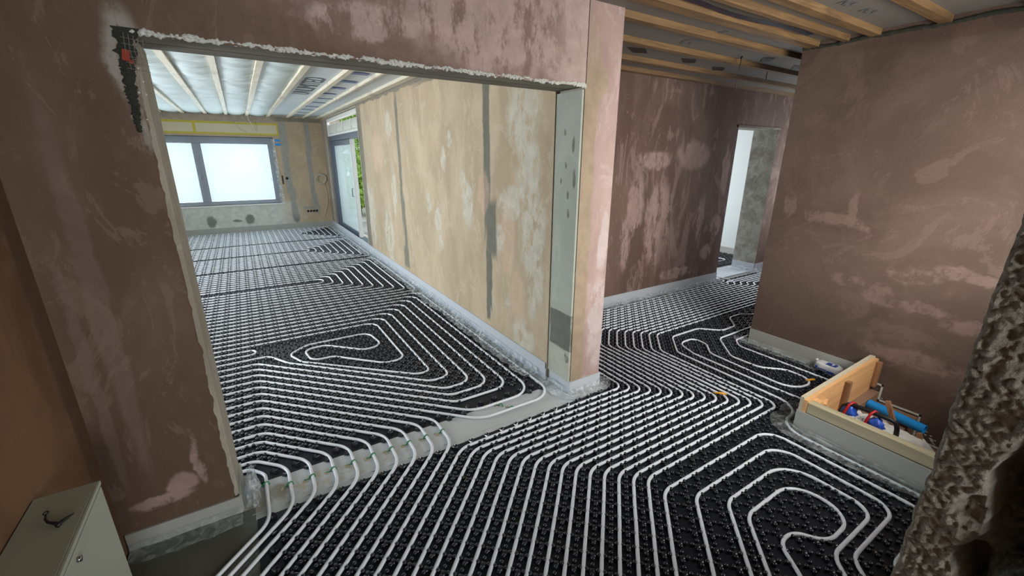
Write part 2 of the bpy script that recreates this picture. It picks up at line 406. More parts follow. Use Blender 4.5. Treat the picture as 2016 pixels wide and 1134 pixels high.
def put(parent, o):
    """parent a part built in world coordinates under an Empty standing elsewhere"""
    o.parent = parent; o.location = -parent.location; return o
def rz(x, y, z=0.0): return noise.noise(Vector((x, y, z)))

CEIL = 2.49
# ------------------------------------------------------------------ setting: floor, walls
HX0, HX1, HY0 = 2.79, 3.83, 0.40      # stair opening (HY0 = far front of rubble side)
b = MB()
for (a, c) in (((-3.1, -3.2), (2.79, 11.5)), ((2.79, 1.0), (7.5, 6.9)), ((2.79, -3.2), (3.95, .0))):
    b.box((a[0], a[1], -.25), (c[0], c[1], 0))
fl = struct(b.obj('floor', M['floor']), 'pale screed floor under the heating mats', 'floor')
b = MB(); b.box((-.80, -3.2, 0), (-.66, 2.07, CEIL)); struct(b.obj('wall_left', M['left']), 'brown ochre plastered wall at the left edge', 'wall')

# partition left of the opening, with a ragged plaster edge: front face sheet + core
b = MB()
b.box((-3.1, 2.085, 0), (-.245, 2.32, CEIL), [1, 1, 1, 1, 2, 1])
def edge_x(z):
    return -.262+.009*rz(z*4, 3.3)+.007*rz(z*17, 9.1)+.004*rz(z*50, 2)+(.030*max(0, (z-1.86)/.2) if z > 1.86 else 0)
nz_ = 150
v = []; f = []
for j in range(nz_+1):
    z = CEIL*j/nz_; ex = min(edge_x(z), -.228) if z < 2.045 else -.245
    v += [(-.67, 2.07, z), (ex, 2.07, z), (ex+.006, 2.086, z)]
for j in range(nz_):
    a = j*3; f += [(a, a+1, a+4, a+3), (a+1, a+2, a+5, a+4)]
b.add(v, f, 0)
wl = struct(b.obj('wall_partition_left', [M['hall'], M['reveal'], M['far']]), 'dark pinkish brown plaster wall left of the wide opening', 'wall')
# smooth pale reveal of the left jamb
b = MB(); b.box((-.2455, 2.09, 0), (-.24, 2.322, 2.035)); struct(b.obj('trim_1', M['reveal']), 'pale reveal strip on the left side of the opening', 'trim')
# header over the opening, bottom at 2.03
b = MB(); b.box((-.245, 2.07, 2.045), (1.80, 2.32, CEIL), [1, 0, 0, 0, 2, 0])
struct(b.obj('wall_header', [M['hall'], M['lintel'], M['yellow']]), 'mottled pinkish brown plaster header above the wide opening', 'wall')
# rough polystyrene and mortar bead along the lower front arris of the header
b = MB()
def bead(u, w):
    x = -.245+u*(1.80+.245); a = w*2*PI
    k = .0055+.005*rz(x*34, w*3, 1)+.005*rz(x*95, w*5, 4)+.004*rz(x*7, 2)
    if k < .0015: k = .0015
    return (x, 2.072-math.cos(a)*k*.9, 2.052+math.sin(a)*k*1.5+.004*rz(x*5, 7))
b.grid(bead, 620, 10)
hb = b.obj('trim_2', M['poly']); struct(hb, 'crumbly white polystyrene bead along the lintel edge', 'trim')
# divider: pier + long yellow wall with the patio door opening
b = MB(); Y0, Y1, ZD0, ZD1 = 7.66, 10.62, .10, 2.42
fm = [1, 1, 0, 3, 1, 1]
b.box((1.795, 2.07, 0), (2.07, 2.32, CEIL), [1, 1, 0, 2, 1, 3])
b.box((1.77, 2.32, 0), (2.07, Y0, CEIL), [1, 1, 1, 2, 3, 1])
b.box((1.77, Y1, 0), (2.07, 11.2, CEIL), [1, 1, 3, 2, 1, 1])
b.box((1.77, Y0, 0), (2.07, Y1, .06), [1, 3, 1, 2, 1, 1])
b.box((1.77, Y0, ZD1), (2.07, Y1, CEIL), [3, 1, 1, 2, 1, 1])
struct(b.obj('wall_divider', [M['pier'], M['yellow'], M['back'], M['reveal']]), 'yellow tan plaster wall with white filler patches and grey channels', 'wall')
b = MB(); b.box((1.778, 2.076, .10), (1.796, 2.3195, 2.03))
struct(b.obj('trim_3', M['board']), 'pale grey green reveal board on the pier with a grey mortar patch', 'trim')
# far wall with window hole
WX0, WX1, WZ0, WZ1 = -2.05, .735, .61, 2.035
b = MB()
for a, c in (((-3.1, 0), (WX0, CEIL)), ((WX1, 0), (2.07, CEIL)), ((WX0, 0), (WX1, WZ0)), ((WX0, WZ1), (WX1, CEIL))):
    b.box((a[0], 11.2, a[1]), (c[0], 11.5, c[1]))
struct(b.obj('wall_far', M['far']), 'tan and white plastered wall around the big window', 'wall')
# living room's hidden left wall with an added side opening for daylight
b = MB()
for a, c in (((2.32, 0), (3.7, CEIL)), ((6.9, 0), (11.2, CEIL)), ((3.7, 0), (6.9, .6)), ((3.7, 2.1), (6.9, CEIL))):
    b.box((-3.1, a[0], a[1]), (-2.95, c[0], c[1]))
struct(b.obj('wall_living_left', M['yellow']))
# right wall
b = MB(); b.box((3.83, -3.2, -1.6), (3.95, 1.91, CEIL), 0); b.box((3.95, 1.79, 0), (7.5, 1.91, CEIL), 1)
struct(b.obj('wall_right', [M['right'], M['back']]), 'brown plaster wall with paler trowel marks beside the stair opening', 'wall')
# corridor wall with doorway
DX0, DX1, DZ = 5.44, 6.40, 2.03
b = MB()
b.box((2.07, 3.31, 0), (DX0, 3.66, CEIL), [0, 0, 0, 1, 0, 0]); b.box((DX1, 3.31, 0), (7.5, 3.66, CEIL), [0, 0, 0, 0, 0, 1])
b.box((DX0, 3.31, DZ), (DX1, 3.66, CEIL), [1, 0, 0, 0, 0, 0])
struct(b.obj('wall_corridor', [M['back'], M['concrete']]), 'dark brown wall with pink plaster smears and a narrow doorway', 'wall')
b = MB(); b.box((DX0-.02, 3.300, DZ-.005), (DX1+.03, 3.40, DZ+.02)); struct(b.obj('trim_4', M['lintel']), 'thin grey lintel edge over the corridor doorway', 'trim')
b = MB(); b.box((7.3, 3.1, 0), (7.5, 6.9, CEIL)); b.box((7.3, 1.91, 0), (7.5, 2.1, CEIL)); b.box((7.3, 2.1, 0), (7.5, 3.1, .8)); b.box((7.3, 2.1, 2.2), (7.5, 3.1, CEIL)); b.box((4.2, 3.66, 0), (4.35, 6.9, CEIL)); 
for a, c in (((4.35, 0), (5.0, CEIL)), ((6.8, 0), (7.3, CEIL)), ((5.0, 0), (6.8, .7)), ((5.0, 2.1), (6.8, CEIL))):
    b.box((a[0], 6.75, a[1]), (c[0], 6.9, c[1]))
struct(b.obj('wall_end_room', M['white']), 'bright white wall seen through the corridor doorway', 'wall')
# rear wall of the hall with an added daylight opening, behind the photographer
b = MB()
for a, c in (((-.8, 0), (-.4, CEIL)), ((2.4, 0), (3.95, CEIL)), ((-.4, 0), (2.4, .7)), ((-.4, 2.3), (2.4, CEIL))):
    b.box((a[0], -3.2, a[1]), (c[0], -3.05, c[1]))
struct(b.obj('wall_rear', M['left']))

# ceilings
b = MB(); b.box((-3.1, 2.32, CEIL), (1.77, 11.5, CEIL+.2)); struct(b.obj('ceiling', M['membrane']), 'white membrane ceiling of the living room', 'ceiling')
b = MB(); b.box((-.8, -3.2, CEIL), (7.5, 2.32, CEIL+.2)); b.box((1.77, 2.32, CEIL), (7.5, 6.9, CEIL+.2)); 
struct(b.obj('ceiling_hall', M['membraneh']), 'dim grey membrane ceiling over the hall and corridor', 'ceiling')
b = MB(); b.box((2.2, 7.2, -.25), (30, 40, -.05)); b.box((2.07, 6.9, -.25), (2.3, 40, -.05)); struct(b.obj('ground', M['paving']))

# ------------------------------------------------------------------ broken masonry jamb beside the camera
XE = .80; YE = .109
def rub(u, w):
    z = w*2.49; y = YE-u*.36
    e = .004*rz(z*6, 1)+.003*rz(z*40, 2)
    bnd = .058+.040*rz(z*6, 5.5)+.020*rz(z*19, 3.1)+.006*rz(z*60, 3)          # where the plaster coat has broken away
    if z < 1.02: bnd -= .02
    if z > 1.52: bnd += .0
    t = max(0, min(1, (bnd-y)/.012))
    p = Vector((0, y*1.0, z))
    coat = .010*noise.turbulence(p*60, 4, True)+.0035*rz(y*130, z*130)+.003*abs(rz(y*60, z*60, 3))
    lump = .040*noise.turbulence(Vector((4, y*13, z*11)), 4, True)+.020*noise.turbulence(Vector((2, y*55, z*55)), 3, True)+.005*rz(y*140, z*140, 6)
    vor = noise.voronoi(Vector((0, y*22, z*17)))[0]; lump += .028*(vor[1]-vor[0])
    hole = min(.07, max(0, rz(y*16, z*8, 8)-.02)*.30)
    x = XE-coat*(1-t)-t*(lump-.030)+t*hole
    gx = .02*max(0, rz(z*8, y*14, 3)-.25)*(1-t)
    edge = max(0, 1-u*90)
    return (x+gx+edge*.004, y+e, z)
b = MB(); b.grid(rub, 190, 1300)
for a, c in (((XE+.10, 0), (1.9, CEIL)), ((3.6, 0), (3.83, CEIL)), ((1.9, 0), (3.6, .95)), ((1.9, 2.15), (3.6, CEIL))):
    b.box((a[0], -.25, a[1]), (c[0], YE-.012, c[1]))
b.box((XE+.01, YE-.03, 0), (XE+.2, YE-.006, CEIL))
rw = b.obj('wall_broken_jamb', M['rubble'], smooth=True); struct(rw, 'rough broken masonry edge at the right foreground', 'wall')

# ------------------------------------------------------------------ heating pipes (plan coordinates, metres)
G = .053
RP = .0088
def fillet(P, R):
    P = [Vector((p[0], p[1])) for p in P]
    Rs = R if isinstance(R, (list, tuple)) else [R]*len(P)
    out = [P[0]]
    for i in range(1, len(P)-1):
        a, p, c = P[i-1], P[i], P[i+1]
        u = (a-p); w = (c-p); lu, lw = u.length, w.length; u.normalize(); w.normalize()
        cs = max(-1, min(1, u.dot(w))); th = math.acos(cs)
        t = Rs[i]/max(1e-3, math.tan(th/2)); t = min(t, lu*.5, lw*.5)
        A = p+u*t; C = p+w*t; n = 9
        # circular-looking arc: blend of quadratic Bezier with a rational weight
        wt = math.sin(th/2)
        for k in range(n+1):
            s = k/n; b0, b1, b2 = (1-s)**2, 2*s*(1-s)*wt, s*s
            out.append((A*b0+p*b1+C*b2)/(b0+b1+b2))
    out.append(P[-1])
    # resample long straights so that tiny wobbles can follow them
    res = [out[0]]
    for q in out[1:]:
        d = (q-res[-1]).length
        if d < 1e-4: continue
        k = max(1, int(d/.14)); a = res[-1].copy()
        for j in range(1, k+1): res.append(a.lerp(q, j/k))
    return res
PIPES = []
ALLP = []
def pipe(label, P, R=.08, group=None, z=.0142, raw=False, n=None):
    pts = fillet(P, R)
    near = min(p.length for p in pts)
    P3 = []
    for p in pts:
        w = .0016
        P3.append((p.x+w*rz(p.x*5, p.y*5, 1), p.y+w*rz(p.x*5, p.y*5, 9), z))
    ALLP.append(P3)
    b = MB(); b.tube(P3, RP, 10 if near < 3 else 7)
    # origin of the pipe in the middle of its run, on the floor
    o = b.obj('heating_pipe', M['pipe'], smooth=True)
    c = Vector(P3[len(P3)//2]); c.z = 0
    o.data.transform(Matrix.Translation(-c)); o.location = c
    tag(o, label, 'pipe', group)
    PIPES.append(o); return o
ORD = ['first', 'second', 'third', 'fourth', 'fifth', 'sixth', 'seventh', 'eighth', 'ninth', 'tenth', 'eleventh', 'twelfth', 'thirteenth', 'fourteenth', 'fifteenth', 'sixteenth']

# hall family: diagonal from the manifold, along the pier foot, back towards the corridor
for k in range(15):
    c = .42-.106*(14-k); Y = 1.180+G*(14-k); X = 2.925-G*(14-k)
    cc = .102+.106*(k-8); Y2 = 2.770-G*(k-8)
    x0 = max(-.38, -.6+c)
    P = [(x0, x0-c), (Y+c, Y), (X, Y), (X, X-cc), (Y2+cc, Y2)]
    if k == 0: P += [(5.50, Y2), (5.50, 4.6)]
    elif k == 1: P += [(5.62, Y2), (5.62, 4.5)]
    elif k <= 6: P += [(5.40+.07*(k-2), Y2), (5.50+.07*(k-2), Y2+.085), (7.1, Y2+.085)]
    else: P += [(7.1, Y2)]
    R = [.1, .14, .075, .13, .13]+[.05]*4
    pipe('white hall pipe bending round the pier, %s counted from the pier' % ORD[k], P, R, 'hall pipes bending past the pier')
# ring nest in front of the stair upstand
LA, LB, LC = 1.798, 1.586, 1.48
pipe('white heating pipe, outermost turn of the nest at the stair upstand', [(.62, .62-.526), (1.074+.526, 1.074), (2.572, 1.074), (2.572, .29), (.29+LA, .29), (.22+LA, .22)], [.1, .14, .12, .1, .1, .1])
pipe('white heating pipe, second turn inward of the nest at the stair upstand', [(.9, .9-.738), (.968+.738, .968), (2.466, .968), (2.466, .395), (.395+LB, .395), (.20+LB, .20)], [.1, .13, .13, .10, .12, .1])
pipe('white heating pipe, third turn inward of the nest at the stair upstand', [(1.11, .16), (.862+.95, .862), (2.362, .862), (2.362, .445), (.445+LC, .445), (.17+LC, .17)], [.1, .13, .17, .10, .12, .1])
pipe('white heating pipe, innermost hooked turn of the nest near the stair upstand', [(1.216, .16), (.756+1.056, .762), (2.235, .762), (2.235, .485), (1.98, .485), (1.90, .60), (1.79, .60), (1.72, .50), (1.62, .37), (1.43, .167)], [.1, .13, .14, .13, .12, .09, .10, .2, .2, .1])
# pipes on the right of the hall
pipe('white heating pipe running round the corner of the stair upstand under the film',
     [(2.685, .20), (2.685, 1.07), (3.02, 1.07), (3.03, 2.09), (3.27, 2.335), (3.66, 2.335), (3.83, 2.175), (4.04, 2.175), (4.22, 2.345), (4.42, 2.345), (4.52, 2.27), (7.1, 2.27)], [.1, .16, .22, .1, .12, .12, .1, .1, .1, .1, .08])
pipe('white heating pipe looping below the doorway side and ending at the upstand board',
     [(3.16, 1.045), (3.13, 1.35), (3.13, 2.0), (3.20, 2.205), (3.42, 2.205), (3.40, 2.06), (3.26, 1.93), (3.24, 1.5), (3.235, 1.23), (3.50, 1.20), (3.52, 1.42), (3.37, 1.55), (3.362, 1.80), (3.62, 2.075), (7.1, 2.075)],
     [.1, .3, .1, .12, .09, .1, .1, .2, .14, .16, .12, .14, .1, .14, .1])
pipe('white heating pipe beside the edge strip of the brown right wall', [(3.62, 1.10), (3.62, 1.88), (3.72, 1.972), (7.1, 1.972)], [.1, .1, .1])

# pipes crossing the threshold strip into the living room
for m in range(1, 11):
    xm = -.13+(.83+.13)*(m-1)/9
    c = {1: -2.05, 2: -1.985}.get(m, -1.17-.106*(10-m))
    s = 3.101-.106*(10-m)
    yl = {1: 2.365, 2: 2.425, 3: 2.50, 4: 2.60}.get(m, 3.11+.106*(m-9))
    x0 = -.40
    P = [(x0, x0-c), (xm, xm-c), (xm, s-xm)]
    if m == 1: P += [(-.20, 2.365), (-1.5, 2.365)]
    else: P += [(s-yl, yl), (-2.75, yl)]
    R = [.1, .17, .17, .10, .1] if m > 1 else [.1, .15, .10, .07, .1]
    pipe('white heating pipe crossing the grey threshold strip, %s counted from the left jamb' % ORD[m-1], P, R, 'pipes crossing the threshold strip')
pipe('white hairpin pipe left of the hooked centre of the near living room nest', [(-2.75, 3.962), (-.12, 3.962), (-.12, 4.066), (-2.75, 4.066)], .05)
# right-hand turns of the living room loops beside the yellow wall
YB = {1: 2.905, 2: 2.75, 3: 2.59, 4: 2.485, 5: 2.385, 6: 2.225, 7: 2.115}
for i in range(1, 8):
    X = .945+.106*i; c = 3.843-.106*(i-1); yt = 4.17+.106*i; yr = 3.855-.106*(i-2)
    top = [(X, yt), (-2.75, yt)]
    R = [.1, .12, .13, .13, .1, .1]
    if i == 1: P = [(-2.75, yt), (X, yt), (X, YB[1]), (c-YB[1], YB[1]), (.20, 3.60), (.12, 3.80), (.28, 3.935), (.82, 3.935), (.86, 3.60), (.70, 3.565), (.42, 3.845), (.24, 3.845), (.27, 3.58), (.44, 3.575), (.78, 3.225), (.955, 3.225), (.945, 4.17), (-2.75, 4.17)]; R = [.1, .12, .13, .13, .08, .08, .1, .11, .13, .1, .1, .09, .09, .1, .1, .12, .12, .1]
    elif i == 2: P = [(-2.75, yt), (X, yt), (X, YB[2]), (c-YB[2], YB[2]), (.10, c-.10), (-.03, 3.86), (-2.75, 3.86)]; R = [.1, .12, .13, .13, .12, .1, .1]
    else: P = [(-2.75, yt), (X, yt), (X, YB[i]), (c-YB[i], YB[i]), (c-yr, yr), (-2.75, yr)]
    if i >= 6: R = [.1, .12, .17, .22, .12, .1]
    pipe('white pipe of the near living room nest, %s turn outward from its hooked centre' % ORD[i-1], P, R, 'near living room pipe nest')
for nm, j0, j1, cnt in (('second', 18, 38, 10), ('third', 40, 58, 9), ('far', 60, 75, 8)):
    for i in range(cnt):
        X = 1.70-.106*i; a = 3.11+.106*(j0+i); c = 3.11+.106*(j1-i)
        pipe('white pipe of the %s living room nest beside the yellow wall, %s turn inward' % (nm, ORD[i]),
             [(-2.75, a), (X, a), (X, c), (-2.75, c)], .09, '%s living room pipe nest' % nm)
# end room
for i in range(6):
    X = 6.75-.11*i; a = 3.95+.11*i; c = 6.1-.11*i
    pipe('white pipe on the end room floor beyond the doorway, %s turn inward' % ORD[i], [(4.6, a), (X, a), (X, c), (4.6, c)], .09, 'end room pipes')

# ------------------------------------------------------------------ stud panels
HASH = {}
CELL = .02
for P3 in ALLP:
    for a, c in zip(P3[:-1], P3[1:]):
        a = Vector(a[:2]); c = Vector(c[:2]); L = (c-a).length; k = max(1, int(L/.006))
        for j in range(k+1):
            p = a.lerp(c, j/k); HASH.setdefault((int(p.x//CELL), int(p.y//CELL)), []).append((p.x, p.y))
def dist_pipe(x, y):
    ci, cj = int(x//CELL), int(y//CELL); best = 1.0
    for i in (ci-1, ci, ci+1):
        for j in (cj-1, cj, cj+1):
            for (px, py) in HASH.get((i, j), ()):
                d = (px-x)**2+(py-y)**2
                if d < best: best = d
    return math.sqrt(best)
def template(n, rings, top):
    v = []; f = []
    for (r, z) in rings:
        for k in range(n):
            a = 2*PI*(k+.5)/n; v.append((r*math.cos(a), r*math.sin(a), z))
    v.append((0, 0, top)); t = len(v)-1
    for i in range(len(rings)-1):
        for k in range(n):
            a = i*n+k; c = i*n+(k+1) % n; f.append((a, c, c+n, a+n))
    tri = [((len(rings)-1)*n+k, (len(rings)-1)*n+(k+1) % n, t) for k in range(n)]
    return np.array(v), f, tri
NEAR = template(8, [(.0074, 0), (.0074, .010), (.0094, .0145), (.0088, .0178), (.0056, .0203)], .0212)
FAR = template(5, [(.0076, 0), (.0092, .0145), (.0058, .0195)], .0208)
CORE = template(8, [(.0175, 0), (.0150, .009), (.0085, .0135)], .0140)
# wedge: one facet of the star-shaped edge stud
WV = np.array([(-.004, -.011, 0), (.020, -.013, 0), (.020, .013, 0), (-.004, .011, 0), (.016, -.009, .020), (.016, .009, .020), (-.002, 0, .010)])
WF = [(0, 1, 4), (0, 4, 6), (1, 2, 5), (2, 3, 5), (3, 6, 5), (4, 5, 6), (1, 5, 4), (0, 6, 3)]
def stud_panel(name, label, regions, lat, inside, edge):
    gx, gy = lat
    groups = {'near': [], 'far': [], 'core': [], 'wedge': []}
    seen = set()
    for (x0, y0, x1, y1) in regions:
        i0 = math.ceil((x0+.012-gx)/G); i1 = math.floor((x1-.012-gx)/G)
        j0 = math.ceil((y0+.012-gy)/G); j1 = math.floor((y1-.012-gy)/G)
        for i in range(i0, i1+1):
            for j in range(j0, j1+1):
                if (i+j) % 2: continue
                if (i, j) in seen: continue
                seen.add((i, j))
                cx, cy = gx+i*G, gy+j*G
                if not inside(cx, cy): continue
                d = math.hypot(cx, cy)
                if edge(cx, cy):
                    for q in range(4):
                        a = q*PI/2+PI/4; wx, wy = cx+.018*math.cos(a), cy+.018*math.sin(a)
                        if dist_pipe(wx, wy) > .019: groups['wedge'].append((cx, cy, a))
                    continue
                for sx in (-1, 1):
                    for sy in (-1, 1):
                        lx, ly = cx+sx*.0163, cy+sy*.0163
                        if dist_pipe(lx, ly) < .0088: continue
                        groups['near' if d < 3.4 else 'far'].append((lx, ly, 0))
                if d < 3.4: groups['core'].append((cx, cy, 0))
    V = []; loops = []; sizes = []; off = 0
    def rep(tv, quads, tris, pts, rot=False):
        nonlocal off
        if not pts: return
        P = np.array(pts); n = len(P); k = len(tv)
        if rot:
            c, s = np.cos(P[:, 2])[:, None], np.sin(P[:, 2])[:, None]
            tx = tv[None, :, 0]*1.0; ty = tv[None, :, 1]*1.0
            X = P[:, 0:1]+tx*c-ty*s; Y = P[:, 1:2]+tx*s+ty*c
        else:
            X = P[:, 0:1]+tv[None, :, 0]; Y = P[:, 1:2]+tv[None, :, 1]
        Z = np.repeat(tv[None, :, 2], n, 0)+.002
        V.append(np.stack([X, Y, Z], -1).reshape(-1, 3))
        base = off+np.arange(n)[:, None]*k
        for fs in (quads, tris):
            if not fs: continue
            F = np.array(fs); m = F.shape[1]
            loops.append((base[:, :, None]+F[None]).reshape(-1)); sizes.append(np.full(n*len(fs), m))
        off += n*k
    rep(NEAR[0], NEAR[1], NEAR[2], groups['near']); rep(FAR[0], FAR[1], FAR[2], groups['far'])
    rep(CORE[0], CORE[1], CORE[2], groups['core']); rep(WV, [], WF, groups['wedge'], True)
    bv = []; bf = []
    for (x0, y0, x1, y1) in regions:
        o = len(bv); bv += [(x0, y0, .001), (x1, y0, .001), (x1, y1, .001), (x0, y1, .001), (x0, y0, .0035), (x1, y0, .0035), (x1, y1, .0035), (x0, y1, .0035)]
        bf += [tuple(q+o for q in w) for w in ((0, 3, 2, 1), (4, 5, 6, 7), (0, 1, 5, 4), (1, 2, 6, 5), (2, 3, 7, 6), (3, 0, 4, 7))]
    V.append(np.array(bv, float)); loops.append(np.array(bf).reshape(-1)+off); sizes.append(np.full(len(bf), 4))
    V = np.concatenate(V); LO = np.concatenate(loops).astype(np.int32); SZ = np.concatenate(sizes).astype(np.int32)
    me = bpy.data.meshes.new(name); me.vertices.add(len(V)); me.vertices.foreach_set('co', V.astype(np.float32).reshape(-1))
    me.loops.add(len(LO)); me.loops.foreach_set('vertex_index', LO); me.polygons.add(len(SZ))
    st = np.concatenate([[0], np.cumsum(SZ)[:-1]]).astype(np.int32)
    me.polygons.foreach_set('loop_start', st); me.polygons.foreach_set('loop_total', SZ)
    sm = np.ones(len(SZ), bool); sm[-len(bf):] = False
    nw = len(groups['wedge'])*len(WF)
    if nw: sm[-len(bf)-nw:-len(bf)] = False
    me.polygons.foreach_set('use_smooth', sm); me.materials.append(M['stud']); me.materials.append(M['plate'])
    mi = np.zeros(len(SZ), np.int32); mi[-len(bf):] = 1; me.polygons.foreach_set('material_index', mi); me.update(calc_edges=True)
    o = bpy.data.objects.new(name, me); COL.objects.link(o); tag(o, label, 'floor mat'); return o

HALL_R = [(-.18, -.9, .74, 1.985), (.74, .14, 2.74, 1.985), (2.74, 1.03, 3.79, 1.985), (2.11, 1.985, 7.2, 3.27)]
hall_lat = (2.925+G/2, 1.180+G/2)
stud_panel('studded_floor_mat', 'black studded floor mat in the front hall, running on into the corridor', HALL_R, hall_lat,
           lambda x, y: not (x > .70 and y < .18), lambda x, y: (y > 1.925 and x < 1.74) or x < -.10 or (x < .05 and y > 1.88))
LIV_R = [(-2.75, 2.345, 1.72, 11.1), (-.20, 2.215, 1.70, 2.345)]
liv_lat = (.945+G/2, 3.11+G/2)
stud_panel('studded_floor_mat', 'black studded floor mat filling the living room beyond the threshold strip', LIV_R, liv_lat,
           lambda x, y: x > -2.3, lambda x, y: y < 2.30)
stud_panel('studded_floor_mat', 'black studded floor mat in the end room behind the doorway', [(4.4, 3.75, 7.25, 6.7)], (4.5, 3.9), lambda x, y: y < 6.3, lambda x, y: False)

# ------------------------------------------------------------------ threshold strip, bare sheet corner
b = MB(); b.box((-.235, 1.975, .0005), (1.80, 2.235, .0042)); b.box((-.20, 2.012, .0042), (1.72, 2.016, .0062))
tag(b.obj('threshold_strip', M['strip']), 'pale grey foam strip with soil crumbs across the wide opening', 'floor strip')
b = MB()
def shf(u, w):
    x = -.655+u*.47; y = .2+w*1.86
    return (x, y, .0045+max(0, .012*(rz(x*7, y*5, 2)+.3))*(1-u))
b.grid(shf, 30, 90)
tag(b.obj('plastic_ground_sheet', M['sheet'], smooth=True), 'glossy olive plastic sheet on the floor beside the cabinet', 'plastic sheet')

# ------------------------------------------------------------------ edge insulation (skirting) strips
def skirt(name, segs, h, label, mat='foam', top=.004):
    b = MB()
    for (x0, y0, x1, y1) in segs: b.box((x0, y0, .0005), (x1, y1, h))
    o = b.obj(name, M[mat]); struct(o, label, 'edge strip'); return o
skirt('baseboard_living_right', [(1.761, 2.33, 1.7695, 7.70), (1.761, 7.70, 1.7695, 11.19)], .145, 'pale grey foam edge strip at the foot of the yellow wall')
skirt('baseboard_pier', [(1.785, 2.061, 2.079, 2.0695), (1.785, 2.07, 1.7945, 2.32), (1.761, 2.3205, 1.7855, 2.33), (2.0705, 2.07, 2.079, 3.30)], .10, 'pale foam edge strip wrapped round the foot of the pier')
skirt('baseboard_corridor', [(2.08, 3.300, 5.44, 3.3095), (6.40, 3.300, 7.29, 3.3095), (6.392, 3.31, 6.3995, 3.66)], .125, 'pale foam edge strip at the foot of the corridor wall')
skirt('baseboard_right', [(3.8205, 1.0, 3.8295, 1.919), (3.8205, 1.9105, 3.95, 1.919)], .135, 'dark grey foam edge strip at the foot of the brown right wall', 'foamgrey')
skirt('baseboard_partition', [(-.655, 2.0605, -.235, 2.0695), (-.2395, 2.07, -.231, 2.33)], .095, 'grey foam edge strip at the foot of the left partition', 'foamgrey')
skirt('baseboard_far', [(-2.94, 11.19, 1.76, 11.1995)], .125, 'grey foam edge strip under the big window', 'foamgrey')
skirt('baseboard_end_room', [(7.29, 3.67, 7.2995, 6.74)], .11, 'beige grey edge strip at the foot of the white wall', 'foamgrey')
b = MB(); b.box((DX0, 3.335, .001), (DX1-.01, 3.70, .012)); struct(b.obj('trim_5', M['foam']), 'pale strip across the corridor doorway threshold', 'trim')

# crumpled protective film hanging from the edge strips onto the floor
def apron(label, P, width, h=.09, mat='film', seed=0, res=.011, crump=1.0, low=.012, nv=16):
    """P: plan polyline along the wall foot; film spreads to the left of its direction"""
    pts = fillet(P, .05); L = [0]
    for a, c in zip(pts[:-1], pts[1:]): L.append(L[-1]+(c-a).length)
    N = max(8, int(L[-1]/res))
    def at(s):
        for i in range(len(L)-1):
            if s <= L[i+1] or i == len(L)-2:
                t = (s-L[i])/max(1e-6, L[i+1]-L[i]); d = (pts[i+1]-pts[i]).normalized()
                return pts[i].lerp(pts[i+1], t), d
    rows = []
    for j in range(N+1):
        s = L[-1]*j/N; p, d = at(s); nrm = Vector((-d.y, d.x)); row = []
        wd = width*(1+.30*rz(s*2.2, seed, 3)+.16*rz(s*11, seed, 1))
        for i in range(nv+1):
            u = i/nv
            if u < .28:
                k = u/.28; off = .012+.012*k; z = h*(1-k)+.016*k
            else:
                k = (u-.28)/.72; off = .024+(wd-.024)*k; z = low+.010*(1-k)
            a = crump*(0 if u < .04 else 1)
            z2 = z+a*(.026*abs(rz(s*13+off*9, off*16, seed))+.010*abs(rz(s*34, off*40, seed+3)))*(1.1-.45*u)
            o2 = off+a*.016*rz(s*12, u*3, seed+7)
            o2 = max(.011, o2)
            sl = s+a*.008*rz(s*16, u*5, seed+5)
            row.append((p.x+nrm.x*o2+d.x*(sl-s), p.y+nrm.y*o2+d.y*(sl-s), max(.005, z2)))
        rows.append(row)
    v = [q for r in rows for q in r]; m = nv+1
    f = [(j*m+i, j*m+i+1, (j+1)*m+i+1, (j+1)*m+i) for j in range(N) for i in range(nv)]
    o = mesh_obj('protective_film', v, f, M[mat], smooth=False)
    c = Vector(v[len(v)//2]); c.z = 0; o.data.transform(Matrix.Translation(-c)); o.location = c
    tag(o, label, 'plastic film'); return o
apron('crumpled clear film along the foot of the yellow wall', [(1.760, 2.42), (1.760, 11.0)], .15, .07, seed=1, low=.024, res=.010)
apron('crumpled clear film gathered round the foot of the pier', [(2.079, 2.13), (2.079, 2.058), (1.784, 2.058), (1.756, 2.44)], .10, .05, seed=5, crump=1.0)
apron('crumpled clear film along the foot of the corridor wall', [(5.38, 3.299), (2.10, 3.299)], .13, .05, seed=9, low=.024, res=.02)
apron('crumpled clear film round the right jamb of the corridor doorway', [(6.39, 3.62), (6.39, 3.299), (6.62, 3.299)][::-1], .14, .06, seed=12, low=.018)
apron('thin clear film along the foot of the brown right wall', [(3.80, 1.12), (3.80, 1.92), (3.83, 1.93)], .11, .05, 'filmthin', seed=15, low=.018, crump=.6)
apron('smooth dusty film along the foot of the left partition', [(-.235, 2.058), (-.65, 2.058)], .09, .05, 'filmthin', seed=18, crump=.5)
apron('thin clear film lying along the stair upstand', [(2.742, .14), (2.742, 1.012), (3.05, 1.012)], .135, .05, 'filmthin', seed=21, low=.026, crump=.5)
# bunched film in the left foot of the opening
b = MB()
def bun(u, w):
    a = u*2*PI; zz = .005+w*.155; r = (.042-.026*w)*(1+.45*rz(a*2.2, zz*14, 2)+.25*abs(rz(a*8, zz*30, 1)))
    return (-.190+r*math.cos(a)*.8+.010*w, 2.155+r*math.sin(a)*2.0, zz)
b.grid(bun, 60, 34)
tag(b.obj('bunched_film', M['film']), 'bunch of crumpled clear film at the foot of the left jamb', 'plastic film')

